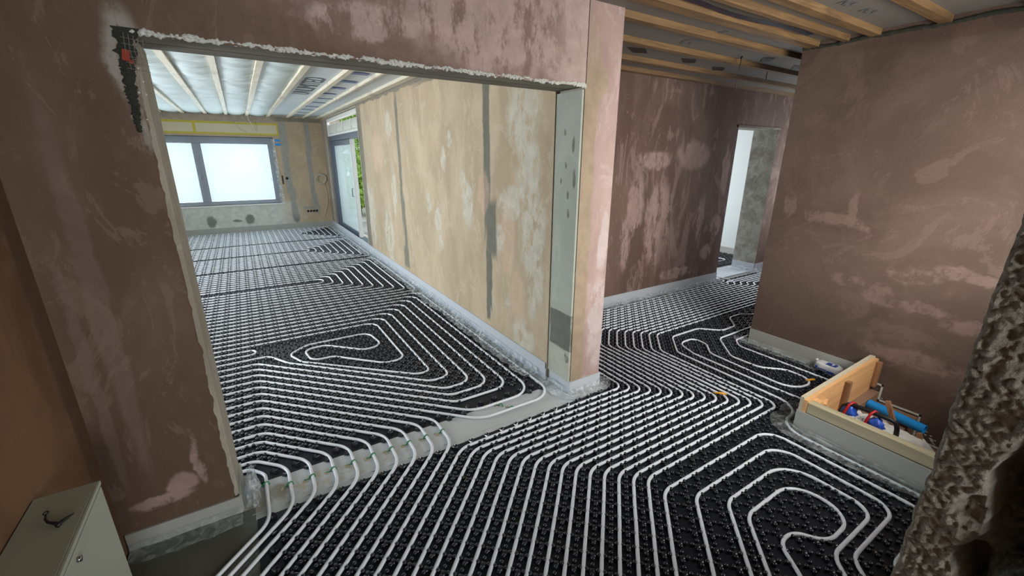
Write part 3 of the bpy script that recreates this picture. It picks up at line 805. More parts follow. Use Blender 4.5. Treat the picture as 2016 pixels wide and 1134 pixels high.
# ------------------------------------------------------------------ clips
def clip(x, y, ang, label):
    t = empty('pipe_clip', (x, y, 0)); t.rotation_euler = (0, 0, ang)
    b = MB(); pts = [(-.013, 0, .006)]+[(-.0125*math.cos(a), 0, .0125+.0105*math.sin(a)) for a in [PI*k/8 for k in range(9)]]+[(.013, 0, .006), (.016, 0, .003)]
    b.tube(pts, .0040, 7); b.tube([(-.013, 0, .006), (-.026, .003, .004), (-.040, .002, .010)], .0032, 5)
    b.obj('hook', M['green'], t, smooth=True)
    b = MB()
    for k in range(4): b.blob((-.034-.012*random.random(), random.uniform(-.012, .010), .006), random.uniform(.005, .010), .3, k+int(x*50), 1, sc=(1, 1, .6))
    b.obj('glue_blob', M['soil'], t)
    tag(t, label, 'clip', 'green pipe clips on the threshold strip'); return t
for m in range(1, 11):
    xm = -.13+.96*(m-1)/9
    clip(xm-.003, 2.135 if m > 1 else 2.20, .15, 'green clip holding the strip-crossing pipe, %s counted from the left jamb' % ORD[m-1])
clip(1.285, 2.19, 2.3-PI, 'green clip on the inner of two pipes turning beside the pier')
clip(1.335, 2.125, 2.3-PI, 'green clip on the outer of two pipes turning beside the pier')
def tie(x, y, ang, label):
    b = MB(); c, s = math.cos(ang), math.sin(ang)
    b.tube([(x-.035*c, y-.035*s, .027), (x, y, .030), (x+.03*c, y+.03*s, .028), (x+.045*c, y+.045*s, .022)], [.005, .009, .009, .004], 7)
    b.tube([(x-.035*c, y-.035*s, .027), (x-.05*c, y-.05*s, .033)], .002, 5)
    o = b.obj('pipe_tie', M['orange'], smooth=True); tag(o, label, 'tie'); return o
tie(2.70, 1.475, -.75, 'orange tie on a pipe bend in the middle of the hall floor')
tie(3.475, 1.225, -.35, 'orange tie at the tip of the loop behind the stair upstand')

# ------------------------------------------------------------------ stair opening, upstand
b = MB()
b.box((2.70, .0, -1.6), (2.79, 1.0, -.25)); b.box((2.70, 1.0, -1.6), (3.83, 1.10, -.25)); b.box((2.70, -.1, -1.6), (3.83, .0, -.25))
struct(b.obj('wall_stair_well', M['step']))
st = empty('staircase', (3.3, .5, -1.5)); tag(st, 'brown dusty stair flight going down behind the wooden upstand', 'staircase')
tr = [(.90, .999, -.02), (.66, .90, -.10), (.42, .66, -.28), (.18, .42, -.46), (.0, .18, -.64)]
for (a, c, z) in tr:
    b = MB(); b.box((2.815, a, -1.55), (3.820, c-.001, z)); put(st, b.obj('step', M['step']))
b = MB(); W_ = .012
zz = [(.985, .035), (.895, .035), (.895, -.085), (.655, -.085), (.655, -.27), (.42, -.27), (.42, -.44), (.2, -.44)]
for p, q in zip(zz[:-1], zz[1:]):
    y0, y1 = sorted((p[0], q[0])); z0, z1 = sorted((p[1], q[1]))
    b.box((3.8215, y0-W_/2, z0-W_/2), (3.8285, y1+W_/2, z1+W_/2))
put(st, b.obj('wall_joint', M['poly'])).data.name = 'wall_joint'
b = MB()
for k in range(46):
    y = .89-.42*random.random(); b.blob((3.828, y, -.05-(.895-y)*.55+random.uniform(-.02, .03)), random.uniform(.003, .008), .5, k, 1, sc=(.3, 1.6, 1))
put(st, b.obj('plaster_crumb', M['poly'])); bpy.data.objects['plaster_crumb']['kind'] = 'stuff'

up = empty('stair_upstand', (2.78, .6, 0)); tag(up, 'low wooden shuttering frame with orange ply end round the stair opening', 'upstand')
b = MB(); b.box((2.744, .13, .002), (2.7515, 1.003, .143)); b.box((2.7525, .9995, .002), (3.80, 1.006, .143)); put(up, b.obj('foam_face', M['foamgrey']))
b = MB(); b.box((2.756, .13, .1435), (2.812, .955, .212)); put(up, b.obj('long_board', M['plyy'], bevel=.002))
b = MB(); b.box((2.787, .13, -.25), (2.812, .955, .1430)); put(up, b.obj('inner_board', M['plyy']))
# sloping-cut ply end: higher than the long side
b = MB()
xa, xb = 2.752, 3.819
v = [(xa, .956, -.02), (xb, .956, -.02), (xb, .956, .232), (xb-.05, .956, .245), (xa, .956, .225), (xa, .978, -.02), (xb, .978, -.02), (xb, .978, .232), (xb-.05, .978, .245), (xa, .978, .225)]
f = [(0, 1, 2, 3, 4), (9, 8, 7, 6, 5), (0, 5, 6, 1), (1, 6, 7, 2), (2, 7, 8, 3), (3, 8, 9, 4), (4, 9, 5, 0)]
b.add(v, f); put(up, b.obj('ply_end', M['ply']))
b = MB(); v = [(xa, .979, .002), (xb, .979, .002), (xb, .979, .245), (xb-.06, .979, .262), (xa, .979, .238), (xa, .999, .002), (xb, .999, .002), (xb, .999, .245), (xb-.06, .999, .262), (xa, .999, .238)]
b.add(v, f); put(up, b.obj('outer_board', M['osb']))
for x, z0, z1 in ((3.27, -.02, .205), (3.775, .02, .218)):
    b = MB(); b.box((x, .925, z0), (x+.042, .9555, z1)); put(up, b.obj('stud_post', M['timber'], bevel=.001)); 
b = MB(); b.box((2.8125, .915, .10), (2.865, .9555, .212)); put(up, b.obj('corner_block', M['ply'], bevel=.001))
b = MB(); b.box((2.93, .93, .12), (3.02, .9555, .155), rot=Matrix.Rotation(.3, 3, 'Z'), c=(2.97, .95, .13)); put(up, b.obj('wedge', M['ply']))

# things lying in the stair opening
b = MB()
def pc(u, w):
    a = u*2*PI; s = w
    p0 = Vector((3.62, .893, -.045)); p1 = Vector((3.58, .57, -.058)); ax = (p1-p0).normalized(); sd = Vector((0, 0, 1)).cross(ax).normalized(); upv = ax.cross(sd)
    return tuple(p0.lerp(p1, s)+(sd*math.cos(a)+upv*math.sin(a))*.032)
b.grid(pc, 20, 3)
b.tube([(3.62, .893, -.045), (3.58, .57, -.058)], .027, 16, cap=False)
def ring(u, w):
    a = u*2*PI; r = .027+.005*w; p1 = Vector((3.58, .57, -.058)); p0 = Vector((3.62, .893, -.045)); ax = (p1-p0).normalized(); sd = Vector((0, 0, 1)).cross(ax).normalized(); upv = ax.cross(sd)
    return tuple(p1+(sd*math.cos(a)+upv*math.sin(a))*r)
b.grid(ring, 20, 1)
tag(b.obj('blue_tube', M['blue'], smooth=True), 'bright blue plastic tube lying across the stair top', 'tube')
# dust sheet draped on the top steps
b = MB()
def ds(u, w):
    x = 2.90+u*.52; y = .885-w*.46
    e_ = min(1, 5*min(u, 1-u, w, 1-w)); z = -.092+e_*(.115+.030*rz(x*9, y*9)+.022*rz(x*24, y*24))-.08*max(0, w-.6)
    return (x, y, z)
b.grid(ds, 40, 36)
tag(b.obj('dust_sheet', M['cloth'], smooth=True), 'crumpled off-white dust sheet on the stair under the tools', 'sheet')
tb = empty('tool_carrier', (3.12, .78, .0)); tag(tb, 'tool carrier with black padded handle, red straps and blue pouches', 'tool bag')
b = MB(); hp = [(3.10, .885, .045), (3.10, .888, .085), (3.10, .880, .120), (3.10, .860, .138), (3.10, .83, .146), (3.10, .79, .149), (3.10, .74, .150), (3.10, .69, .150), (3.10, .645, .149), (3.11, .62, .138), (3.12, .61, .10), (3.12, .605, .05)]
b.tube(hp, .0135, 10); put(tb, b.obj('handle', M['black'], smooth=True))
for k, y in enumerate((.842, .728)):
    b = MB(); b.tube([(3.125, y-.012, .150), (3.10, y-.004, .164), (3.075, y+.006, .150), (3.06, y+.014, .105), (3.05, y+.020, .06), (3.05, y+.022, .02)], .0075, 8); put(tb, b.obj('strap', M['red'], smooth=True))
for k, (x, y, z, r) in enumerate(((3.10, .845, .088, .046), (3.09, .700, .082, .044))):
    b = MB(); b.blob((x, y, z), r, .26, k+4, 3, sc=(.8, .95, 1.15), fr=2.6); put(tb, b.obj('pouch', M['toolblue'], smooth=True))
b = MB(); b.tube([(3.06, .69, .075), (3.05, .672, .068), (3.045, .650, .072)], .009, 8); put(tb, b.obj('nozzle', M['toolblue'], smooth=True))
b = MB(); b.tube([(3.06, .82, .060), (3.03, .80, .070), (3.02, .765, .058), (3.04, .735, .055), (3.06, .72, .07)], .011, 8); put(tb, b.obj('cord', M['black'], smooth=True))
b = MB(); b.grid(lambda u, w: (3.06+.13*u, .83-.11*w, .078+.018*rz(u*5, w*5)), 10, 10); put(tb, b.obj('rag', M['cloth'], smooth=True))
b = MB(); b.box((3.288, .62, -.06), (3.312, .645, .19), rot=Matrix.Rotation(-.42, 3, 'X'), c=(3.3, .63, -.04)); o = b.obj('leaning_batten', M['timber'], bevel=.001)
tag(o, 'long brown batten leaning up out of the stair opening across the blue tube', 'batten')
b = MB(); b.box((3.29, .49, -.08), (3.318, .513, .05), rot=Matrix.Rotation(-.42, 3, 'X'), c=(3.3, .50, -.06)); o = b.obj('leaning_batten', M['timber'], bevel=.002)
tag(o, 'short brown batten stub leaning in the stair opening nearest the broken wall', 'batten')

# white sack behind the upstand
sk = empty('plaster_sack', (3.74, 1.22, 0)); tag(sk, 'small white sack with blue print lying behind the ply end board', 'sack')
b = MB()
def sack(u, w):
    a = u*2*PI; t = w*2-1; env = (1-abs(t)**5)**.5
    ry = .105*max(.05, 1-.10*abs(t)**3)*t
    cx_ = .046*env*math.copysign(abs(math.cos(a))**.55, math.cos(a)); cz = .036*env*math.copysign(abs(math.sin(a))**.6, math.sin(a))
    return (3.752+cx_+.004*rz(a, t*4), 1.225+ry+.004*rz(a*2, t*3), .058+cz+.004*rz(a*2, t*5, 3)+.012*max(0, t-.8)*5*math.cos(a))
b.grid(sack, 32, 24); put(sk, b.obj('sack_body', M['bag'], smooth=True))
b = MB(); b.blob((3.765, 1.318, .085), .011, .3, 3, 2); put(sk, b.obj('knotted_corner', M['bag'], smooth=True))
b = MB()
for (y0, y1, z0, z1) in ((1.283, 1.297, .040, .062), (1.165, 1.215, .030, .046)):
    b = MB(); b.box((3.7035, y0, z0), (3.7055, y1, z1)); put(sk, b.obj('printed_square', M['ink']))
b = MB()
for k in range(7): b.box((3.7035, 1.276-.008*k-.0075, .040), (3.7055, 1.276-.008*k, .050-.003*(k % 2)))
put(sk, b.obj('printed_word', M['ink']))
b = MB(); b.box((3.715, 1.165, .0935), (3.765, 1.235, .0948)); put(sk, b.obj('printed_panel', M['ink']))

# ------------------------------------------------------------------ cabinet with hook
cb = empty('manifold_cabinet', (-.59, 1.1, 0)); tag(cb, 'narrow off-white metal manifold cabinet against the left wall', 'cabinet')
b = MB(); b.box((-.657, .62, .0), (-.519, 1.575, .69)); put(cb, b.obj('body', M['cabd'], bevel=.002))
b = MB(); b.box((-.5185, .63, .04), (-.510, 1.565, .674)); put(cb, b.obj('door', M['cab'], bevel=.0015))
b = MB(); b.box((-.5185, .62, .677), (-.511, 1.575, .690)); put(cb, b.obj('frame_rail', M['cab'], bevel=.001))
b = MB(); b.tube([(-.5098, 1.30, .648), (-.502, 1.30, .648)], .0075, 14); put(cb, b.obj('lock', M['steel'], smooth=True))
b = MB(); pts = [(-.604+.005*math.cos(a), 1.478+.007*math.sin(a), .6955) for a in [2*PI*k/10 for k in range(11)]]
b.tube(pts, .0016, 6); b.tube([(-.602, 1.471, .6955), (-.597, 1.447, .697), (-.585, 1.426, .698), (-.568, 1.412, .698), (-.556, 1.405, .6965)], [.002, .003, .0035, .005, .004], 7)
b.tube([(-.562, 1.400, .6955), (-.556, 1.413, .697), (-.546, 1.421, .699), (-.532, 1.426, .704)], [.006, .0045, .004, .0015], 7)
tag(b.obj('metal_hook', M['black'], smooth=True), 'small black metal hook lying on top of the cabinet', 'hook')

# ------------------------------------------------------------------ broken plaster corner at the top of the left jamb
dj = empty('broken_plaster_corner', (-.26, 2.06, 1.70)); tag(dj, 'crumbling plaster corner with exposed dark mortar at the top of the left jamb', 'broken plaster')
b = MB()
def cv(u, w):
    z = 2.062-.335*w; xc = -.255-.018*math.sin(min(1, w*1.6)*PI*.5)-.008*w; hw = (.024*(1-w)+.005)*(1+.6*rz(z*40, 3)+.3*rz(z*110, u)); hw = max(.002, hw)*(1.15 if w < .07 else 1)
    return (xc+(u*2-1)*hw+.006*rz(z*60, 8), 2.0685-.0025*math.sin(u*PI)-.0015*abs(rz(u*9, z*90)), z)
b.grid(cv, 10, 110)
for k in range(300):
    t = random.random()**.8; z = 2.06-.33*t
    xc = -.255-.018*math.sin(min(1, t*1.6)*PI*.5)-.008*t; hw = (.022*(1-t)+.006)
    if t < .08: hw = .035
    b.blob((xc+random.uniform(-hw, hw), 2.073+random.uniform(-.004, .004), z), random.uniform(.003, .0065), .45, k, 1)
put(dj, b.obj('mortar_cavity', M['cav'])); bpy.data.objects['mortar_cavity']['kind'] = 'stuff'
b = MB(); b.box((-.279, 2.060, 1.957), (-.258, 2.078, 1.993), rot=Matrix.Rotation(.18, 3, 'Y'), c=(-.268, 2.07, 1.975)); b.blob((-.258, 2.07, 1.955), .008, .4, 3, 2)
put(dj, b.obj('brick_shard', M['brick'], bevel=.003))
b = MB()
for k in range(5): x = -.262+.012*k; b.tube([(x+.004*rz(k, 1), 2.062, 2.045-.004*k), (x-.004, 2.060, 1.99), (x+.006*rz(k, 5), 2.064, 1.93+.006*k)], .0009, 5)
for k in range(6): z = 2.03-.019*k; b.tube([(-.272, 2.061, z), (-.235, 2.060, z-.005), (-.212, 2.066, z-.008)], .0009, 5)
put(dj, b.obj('wire_mesh', M['greyc']))
b = MB()
for k in range(22): b.blob((-.262+random.uniform(-.025, .025), 2.070, 2.05-.30*random.random()), random.uniform(.002, .004), .5, k+70, 1, sc=(1, .5, 1.3))
put(dj, b.obj('pale_flake', M['poly'])); bpy.data.objects['pale_flake']['kind'] = 'stuff'

# ------------------------------------------------------------------ living room ceiling: battens, foil blankets, printed membrane
BX = [-2.64, -2.26, -1.90, -1.52, -1.15, -.785, -.415, -.062, .305, .690, 1.085]
bl = ['leftmost in view', 'second in view from the left', 'third in view from the left', 'fourth in view from the left', 'fifth in view from the left', 'at the edge of the blue tape row']
vis = {-.785: 0, -.415: 1, -.062: 2, .305: 3, .690: 4, 1.085: 5}
for i, x in enumerate(BX):
    b = MB(); w = .028
    b.box((x-w, 2.33, 2.452), (x+w, 7.0+.3*rz(i, 2), CEIL)); b.box((x-w+.003, 7.0+.3*rz(i, 2)+.012, 2.451), (x+w+.003, 11.19, CEIL))
    o = b.obj('ceiling_batten', M['batten'])
    lab = 'pale softwood batten under the living room ceiling, '+(bl[vis[x]] if x in vis else 'number %d beyond the left jamb' % (i+1))
    tag(o, lab.replace('number 1 beyond', 'farthest beyond').replace('number 2 beyond', 'second farthest beyond').replace('number 3 beyond', 'third farthest beyond').replace('number 4 beyond', 'fourth farthest beyond').replace('number 5 beyond', 'nearest beyond'), 'batten', 'living room ceiling battens')
for x, w, lab in ((1.40, .014, 'thin pale batten right of the blue tape row on the living room ceiling'), (1.715, .045, 'pale batten along the top of the yellow wall')):
    b = MB(); b.box((x-w, 2.33, 2.455), (x+w, 6.2, CEIL)); b.box((x-w+.004, 6.215, 2.455), (x+w+.004, 11.19, CEIL))
    tag(b.obj('ceiling_batten', M['batten']), lab, 'batten', 'living room ceiling battens')
for i in range(len(BX)-2):
    x0, x1 = BX[i]+.03, BX[i+1]-.03
    b = MB()
    def q(u, w, x0=x0, x1=x1, i=i):
        x = x0+(x1-x0)*u; y = 2.34+8.84*w
        return (x, y, CEIL-.004-.024*math.sin(u*PI)**.7*(1+.75*rz(y*4.5, x*2, i)+.7*abs(rz(y*9+x*2.5, x*3, i+5))))
    b.grid(q, 10, 330)
    lab = 'silvery quilted foil blanket between ceiling battens, '+(('bay left of the ' + ['leftmost', 'second', 'third', 'fourth', 'fifth'][vis[BX[i+1]]] + ' visible batten') if BX[i+1] in vis else 'bay %s beyond the left jamb' % ORD[4-i])
    tag(b.obj('foil_blanket', M['silver'], smooth=True), lab, 'insulation', 'foil blankets on the living room ceiling')
def decal(name, verts, z, mat):
    o = mesh_obj(name, [(x, y, z) for x, y in verts], [tuple(range(len(verts)))], M[mat]); return o
for k, (x, y) in enumerate(((1.23, 5.06), (1.24, 5.66), (1.225, 6.25), (1.22, 6.87), (1.29, 7.47), (1.30, 8.07), (1.28, 8.78), (1.28, 9.37), (1.27, 10.02), (1.27, 10.65), (1.24, 4.45), (1.24, 3.85))):
    b = MB(); w = .115; d = .13 if k < 3 or k > 9 else (.09 if k < 4 else .05)
    def tp(u, t, x=x, y=y, w=w, d=d):
        xx = x-w+2*w*u; return (xx, y+d*(t-.5)+.03*(u-.5)**2*4-.01, CEIL-.003-.004*math.sin(PI*u))
    b.grid(tp, 8, 2)
    lab = 'blue tape patch on the ceiling membrane, %s from the far wall' % ORD[9-k] if k <= 9 else 'blue tape patch hidden above the lintel, %s' % ('nearer' if k == 11 else 'farther')
    tag(b.obj('tape_patch', M['navy']), lab, 'tape', 'blue tape patches')
def text(name, s, size, loc, right, up_, mat, parent=None):
    cu = bpy.data.curves.new(name, 'FONT'); cu.body = s; cu.size = size; cu.extrude = .0006; cu.resolution_u = 3
    o = bpy.data.objects.new(name, cu); COL.objects.link(o)
    me = bpy.data.meshes.new_from_object(o.evaluated_get(bpy.context.evaluated_depsgraph_get())); bpy.data.objects.remove(o)
    o = bpy.data.objects.new(name, me); COL.objects.link(o); me.materials.clear(); me.materials.append(M[mat])
    r = Vector(right).normalized(); u = Vector(up_).normalized(); n = r.cross(u)
    mt = Matrix((r, u, n)).transposed().to_4x4(); mt.translation = loc; o.matrix_world = mt
    return o
t = text('membrane_print', 'UNLIMITED', .31, (1.0, 7.15, CEIL-.005), (0, -1, 0), (-1, 0, 0), 'print')
o = mesh_obj('printed_membrane', [(.72, 2.34, CEIL-.001), (1.055, 2.34, CEIL-.001), (1.055, 11.18, CEIL-.001), (.72, 11.18, CEIL-.001)], [(0, 1, 2, 3)], M['membrane'])
mw = t.matrix_world.copy(); t.parent = o; t.matrix_world = mw
tag(o, 'smooth white membrane with grey printed letters between two living room battens', 'membrane')

# ------------------------------------------------------------------ hall ceiling
for (y, w, x0, m, lab) in ((.72, .035, -.6, 'battenx', 'nearest the camera'), (1.10, .030, -.6, 'battenx', 'second from the camera'), (1.45, .030, -.6, 'battenx', 'third from the camera'),
                        (1.62, .018, -.6, 'battenx', 'slim one behind the third'), (1.835, .042, -.6, 'battenx', 'wide knotty one above the right wall corner'),
                        (2.11, .028, 2.08, 'battenx', 'next behind the wide knotty one'), (2.50, .028, 2.08, 'battenx', 'in front of the dark tape patches'), (2.92, .028, 2.08, 'battenx', 'behind the dark tape patches'), (3.25, .03, 2.08, 'battenx', 'along the top of the corridor wall')):
    x1 = 3.825 if y < 1.91 else 7.25
    b = MB(); b.box((x0, y-w, 2.45), (x1, y+w, CEIL)); tag(b.obj('ceiling_batten', M[m]), 'orange softwood batten on the hall ceiling, '+lab, 'batten', 'hall ceiling battens')
b = MB(); N = 40
def lt(u, w):
    x = 2.0+1.5*u; return (x, 1.725+.050*(w-.5)*(1+.5*rz(x*3, 1))+.02*math.sin(x*5.2)+.03*(1-u)**2, CEIL-.022-.008*abs(rz(x*6, 3)))
b.grid(lt, 40, 2); tag(b.obj('tape_strip', M['navyd']), 'long wavy dark blue tape strip on the hall ceiling beside the knotty batten', 'tape')
for k, (x, y, L_) in enumerate(((2.93, 2.74, .17), (3.61, 2.76, .15), (4.16, 2.83, .14), (4.14, 2.47-.12, .12), (4.73, 2.45-.08, .14))):
    o = mesh_obj('tape_patch', [(x-L_, y-.03, CEIL-.002), (x, y-.07, CEIL-.004), (x+L_*.8, y+.03, CEIL-.002), (x+.01, y+.07, CEIL-.004)], [(0, 1, 2, 3)], M['black'])
    tag(o, 'dark diamond-shaped tape patch on the corridor ceiling, '+['nearest the pier', 'second from the pier', 'third from the pier', 'beside the hanging wire', 'nearest the right wall corner'][k], 'tape', 'dark tape patches')
for k, (s, x, y, sz, r, u) in enumerate((('G', 2.96, 2.40, .20, (1, .1, 0), (.1, -1, 0)), ('O', 3.00, 2.20, .16, (1, .1, 0), (.1, -1, 0)), ('8', 2.98, 2.08, .10, (1, .1, 0), (.1, -1, 0)), ('N5', 3.00, 1.37, .10, (1, -.1, 0), (-.1, -1, 0)), ('N5', 3.26, 1.36, .10, (1, -.1, 0), (-.1, -1, 0)))):
    o = text('printed_mark', s, sz, (x, y, CEIL-.002), r, u, 'print'); tag(o, 'small dark printed mark on the hall ceiling membrane, '+['large angular letter', 'flat ring letter', 'little double ring beside the ring letter', 'pair nearer the pier', 'pair nearer the right wall'][k], 'print', 'printed marks')
b = MB(); b.tube([(3.83, 2.40, CEIL), (3.835, 2.41, 2.40), (3.83, 2.42, 2.30), (3.84, 2.42, 2.22)], .003, 6); b.blob((3.83, 2.40, CEIL-.012), .012, .2, 1, 2)
tag(b.obj('hanging_wire', M['black'], smooth=True), 'short dark wire hanging from the corridor ceiling', 'wire')
b = MB(); b.tube([(4.62, 2.60, CEIL), (4.61, 2.60, 2.44), (4.60, 2.59, 2.40)], .004, 6)
tag(b.obj('wire_stub', M['black'], smooth=True), 'tiny dark wire stub near the last tape patch on the corridor ceiling', 'wire')
# ragged dark gap and mortar lip along the top of the right wall
b = MB()
def lip(u, w):
    y = -1.0+2.91*u; a = w*PI
    k = .010+.006*rz(y*9, 1)+.005*rz(y*31, 4)
    return (3.829-math.sin(a)*max(.003, k), y, 2.452+.014*rz(y*5, 2)+math.cos(a)*k*1.3)
b.grid(lip, 300, 6); struct(b.obj('trim_6', M['cav'], smooth=True), 'ragged dark mortar joint between the right wall and the ceiling', 'trim')

# ------------------------------------------------------------------ big window
w1 = empty('window_1', (-.66, 11.3, .61)); struct(w1, 'wide two-pane anthracite window covered with milky protective film', 'window')
b = MB(); y0, y1 = 11.27, 11.34; FW = .125
b.box((WX0, y0, WZ0), (WX1, y1, WZ0+.085)); b.box((WX0, y0, WZ1-.15), (WX1, y1, WZ1)); b.box((WX0, y0, WZ0+.085), (WX0+FW, y1, WZ1-.15)); b.box((WX1-FW, y0, WZ0+.085), (WX1, y1, WZ1-.15)); b.box((-.76, y0-.01, WZ0+.085), (-.60, y1, WZ1-.15))
put(w1, b.obj('window_frame', M['anth'], bevel=.004))
for x0, x1 in ((WX0+FW, -.76), (-.60, WX1-FW)):
    b = MB(); b.box((x0, 11.30, WZ0+.085), (x1, 11.306, WZ1-.15)); put(w1, b.obj('pane', M['glass']))
b = MB(); b.tube([(-.70, 11.255, 1.28), (-.70, 11.225, 1.28), (-.70, 11.222, 1.16)], .009, 8); put(w1, b.obj('handle', M['anth'], smooth=True))
b = MB()
def wf(u, w):
    x = WX0+.01+(WX1-WX0-.02)*u; z = WZ0+.012+(WZ1-WZ0-.03)*w
    return (x, 11.215+.008*rz(x*3, z*3)+.01*max(0, u-.93)*14*rz(z*9, x*20, 2), z)
b.grid(wf, 60, 30); put(w1, b.obj('protective_film', M['winfilm'], smooth=True))
# loose gathered edge of the film on the right
b = MB()
def wg(u, w):
    z = .62+1.38*w; x = .70+.055*u+.05*(1-w)**3*u+.012*rz(z*6, u*8, 2); return (x, 11.192-.012*abs(rz(z*14, u*12, 4))-.02*u*(1-w), z)
b.grid(wg, 12, 60); put(w1, b.obj('film_flap', M['film']))
b = MB(); b.box((WX0-.01, 11.17, .585), (WX1+.045, 11.275, .610)); struct(b.obj('trim_7', M['white_pl']), 'thin white sill line under the big window', 'sill')
b = MB()
b.box((-2.05, 11.192, 2.285), (.865, 11.1995, 2.325), 0); b.box((-2.05, 11.192, 2.075), (.865, 11.1995, 2.110), 0)
b.box((.835, 11.192, 2.11), (.865, 11.1995, 2.285), 0); b.box((-.675, 11.192, 2.11), (-.625, 11.1995, 2.285), 0)
lt_ = empty('lintel_insulation', (-.6, 11.195, 2.07)); tag(lt_, 'pale insulation board framed with yellow foam above the big window', 'insulation board')
put(lt_, b.obj('foam_seam', M['yellowf']))
for x0, x1 in ((-2.05, -.675), (-.625, .835)):
    b = MB(); b.box((x0, 11.194, 2.11), (x1, 11.1995, 2.285)); put(lt_, b.obj('insulation_panel', M['pale']))
def ring3(c, r, n=24, tilt=0, sx=1, sz=1, ph=0):
    return [(c[0]+r*sx*math.cos(2*PI*k/n+ph), c[1]+.004*math.sin(6*k/n), c[2]+r*sz*math.sin(2*PI*k/n+ph)) for k in range(n+1)]
b = MB(); b.tube([(.31, 10.9, CEIL), (.31, 10.95, 2.43), (.33, 11.0, 2.36), (.38, 11.08, 2.27), (.44, 11.15, 2.16)], .007, 7)
b.tube([(.36, 11.05, 2.30), (.24, 11.1, 2.33), (.10, 11.12, 2.32), (.05, 11.14, 2.26), (.12, 11.15, 2.19), (.26, 11.16, 2.13)], .005, 6)
tag(b.obj('ceiling_cable', M['cable'], smooth=True), 'loose beige cable hanging from the ceiling in front of the window lintel', 'cable')
b = MB()
for k in range(5): b.tube(ring3((1.60+.006*k, 11.185-.008*k, 1.12+.004*k), .095+.011*(k % 3), ph=k), .007, 6)
b.tube([(1.60, 11.18, 1.23), (1.60, 11.19, 1.33)], .005, 6); b.tube([(1.68, 11.18, 1.04), (1.72, 11.185, .80), (1.70, 11.185, .55), (1.62, 11.19, .32), (1.60, 11.192, .24)], .008, 6)
tag(b.obj('coiled_cable', M['cable'], smooth=True), 'coil of beige cable hanging on the wall by the far corner', 'cable')
sb = empty('socket_row', (1.34, 11.19, .39)); tag(sb, 'row of four round dark socket boxes low on the window wall', 'sockets')
for x in (1.25, 1.313, 1.377, 1.44):
    b = MB(); b.tube([(x, 11.1995, .39), (x, 11.194, .39)], .027, 14); put(sb, b.obj('socket_box', M['black'], smooth=True))
b = MB(); b.box((.797, 11.192, 1.03), (.825, 11.1995, 1.22)); tag(b.obj('switch_strap', M['black'], bevel=.004), 'narrow black vertical switch box right of the big window', 'switch')
b = MB(); b.tube([(.90, 11.1995, 1.155), (.90, 11.194, 1.155)], .030, 14); tag(b.obj('socket_box', M['black'], smooth=True), 'round dark socket box beside the narrow black switch box', 'socket')
b = MB(); b.box((.77, 11.1955, 1.95), (.87, 11.1995, 2.0)); b.box((.765, 11.1955, 1.86), (.875, 11.1995, 1.915)); tag(b.obj('blue_tape', M['blue']), 'two scraps of bright blue tape at the upper window corner', 'tape')

# ------------------------------------------------------------------ patio door
d1 = empty('door_1', (1.86, 9.1, .06)); struct(d1, 'anthracite sliding patio door standing partly open', 'door')
b = MB(); b.box((1.80, Y0, .06), (1.93, Y1, .12)); b.box((1.80, Y0, 1.96), (1.93, Y1, 2.06)); b.box((1.80, Y1-.14, .12), (1.93, Y1, 1.96)); b.box((1.84, Y0, .12), (1.93, Y0+.04, 1.96))
put(d1, b.obj('door_frame', M['anth'], bevel=.004))
def leaf(ya, yb, x, nm):
    b = MB(); s = .13
    b.box((x, ya, .125), (x+.05, yb, .20)); b.box((x, ya, 1.86), (x+.05, yb, 1.955)); b.box((x, ya, .20), (x+.05, ya+s*.75, 1.86)); b.box((x, yb-s, .20), (x+.05, yb, 1.86))
    o = put(d1, b.obj(nm, M['anth'], bevel=.003))
    g = MB(); g.box((x+.02, ya+s*.75, .20), (x+.028, yb-s, 1.86)); gg = g.obj('pane', M['frost']); gg.parent = o
    return o
lf = leaf(8.50, 10.44, 1.822, 'sliding_leaf')
b = MB(); b.box((1.812, 8.492, .125), (1.876, 8.503, 1.955)); b.box((1.808, 8.535, .13), (1.8215, 8.56, 1.95)); o = b.obj('edge_highlight', M['white_pl']); o.parent = lf  # white strips carry the stile's bright highlight in their colour
b = MB(); b.tube([(1.82, 8.72, 1.05), (1.795, 8.72, 1.05), (1.795, 8.72, .90), (1.82, 8.72, .90)], .008, 8); o = b.obj('handle', M['anth'], smooth=True); o.parent = lf
sh = empty('roller_shutter_box', (1.8, 9.1, 2.06)); tag(sh, 'white plastic roller shutter box above the patio door', 'shutter box')
b = MB()
def sbx(u, w):
    y = Y0+.03+(Y1-Y0-.06)*u; a = -PI/2+PI*w
    return (1.835-.035*math.cos(a)+.004*rz(y*5, w*3), y, 2.20+.095*math.sin(a))
b.grid(sbx, 60, 12); put(sh, b.obj('curved_cover', M['shbox'], smooth=True))
b = MB(); b.box((1.79, Y0, 2.06), (1.83, Y1, 2.10)); b.box((1.79, Y0, 2.35), (1.84, Y1, 2.415)); b.box((1.79, Y1-.05, 2.10), (1.84, Y1, 2.35)); b.box((1.79, Y0, 2.10), (1.84, Y0+.05, 2.35)); put(sh, b.obj('casing_rail', M['white_pl'], bevel=.003))
for y in (8.3, 9.0, 9.7):
    b = MB(); b.box((1.793, y-.012, 2.11), (1.80, y+.012, 2.30)); put(sh, b.obj('holding_strap', M['white_pl']))
b = MB(); b.box((1.762, Y0-.05, .06), (1.772, Y0, 2.42)); b.box((1.762, Y1, .06), (1.772, Y1+.5, 2.42)); b.box((1.762, Y0, 2.415), (1.772, Y1, 2.44)); struct(b.obj('trim_8', M['reveal']), 'pale plaster surround of the patio door', 'trim')

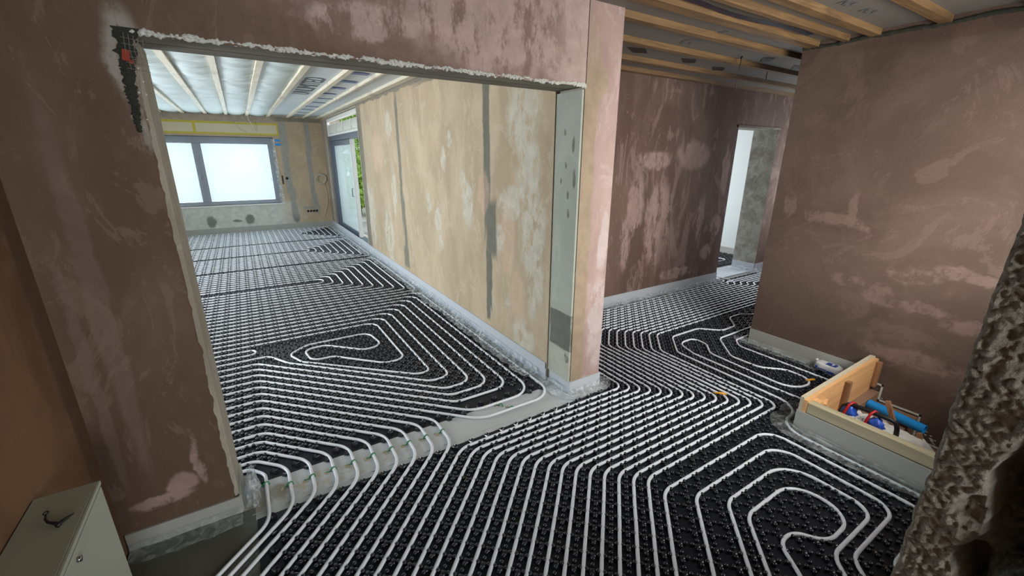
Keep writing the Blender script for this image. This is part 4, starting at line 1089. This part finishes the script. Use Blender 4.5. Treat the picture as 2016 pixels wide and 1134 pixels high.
# ------------------------------------------------------------------ garden beyond the patio door
def shrub(x, y, h, r, n, label, seed):
    rnd = random.Random(seed); t = empty('garden_shrub', (x, y, -.05)); tag(t, label, 'shrub', 'garden shrubs')
    b = MB()
    for k in range(7): b.tube([(x, y, -.05), (x+.2*r*rnd.uniform(-1, 1), y+.2*r*rnd.uniform(-1, 1), h*.4), (x+.6*r*rnd.uniform(-1, 1), y+.6*r*rnd.uniform(-1, 1), h*.75)], [.03, .02, .008], 5)
    put(t, b.obj('stem', M['bark'], smooth=True))
    b = MB()
    for k in range(n):
        a = rnd.uniform(0, 2*PI); zz_ = rnd.random()**.7; rr = r*math.sqrt(rnd.random())*math.sin(PI*(.15+.8*zz_))
        c = Vector((x+rr*math.cos(a), y+rr*math.sin(a), .15+h*zz_)); s = rnd.uniform(.09, .17)
        d1_ = Vector((rnd.uniform(-1, 1), rnd.uniform(-1, 1), rnd.uniform(-.6, 1))).normalized()*s; d2_ = d1_.cross(Vector((rnd.uniform(-1, 1), rnd.uniform(-1, 1), rnd.uniform(-1, 1)))).normalized()*s*.5
        b.add([c-d1_, c+d2_, c+d1_, c-d2_], [(0, 1, 2, 3)])
    put(t, b.obj('foliage', M['leaf']))
shrub(4.3, 16.0, 4.2, 1.8, 4200, 'tall bright green shrub outside, seen through the gap of the patio door', 3)
shrub(6.5, 21.0, 5.5, 2.6, 4200, 'large green shrub behind the nearer one outside the patio door', 5)
shrub(2.9, 13.2, 1.0, .7, 700, 'low green plant outside close to the patio door', 8)
gc = empty('garden_chair', (2.40, 9.2, -.05)); tag(gc, 'dark folded garden chair standing outside the open patio door', 'chair')
b = MB(); b.box((2.25, 9.35, .22), (2.62, 9.75, .26)); put(gc, b.obj('seat', M['black'], bevel=.006))
b = MB(); b.box((2.25, 9.74, .24), (2.62, 9.78, .55)); put(gc, b.obj('backrest', M['black'], bevel=.006))
for x in (2.27, 2.60):
    for y in (9.37, 9.74):
        b = MB(); b.tube([(x, y, .22), (x, y-.03, -.05)], .012, 7); put(gc, b.obj('leg', M['greyc'], smooth=True))

# window frames of the unseen windows
w2 = empty('window_2', (-3.02, 5.3, .6)); struct(w2, 'added unseen side window of the living room', 'window')
b = MB(); b.box((-3.06, 3.7, .6), (-3.0, 6.9, .68)); b.box((-3.06, 3.7, 2.02), (-3.0, 6.9, 2.1)); b.box((-3.06, 3.7, .68), (-3.0, 3.78, 2.02)); b.box((-3.06, 6.82, .68), (-3.0, 6.9, 2.02)); b.box((-3.06, 5.26, .68), (-3.0, 5.34, 2.02)); put(w2, b.obj('window_frame', M['anth']))
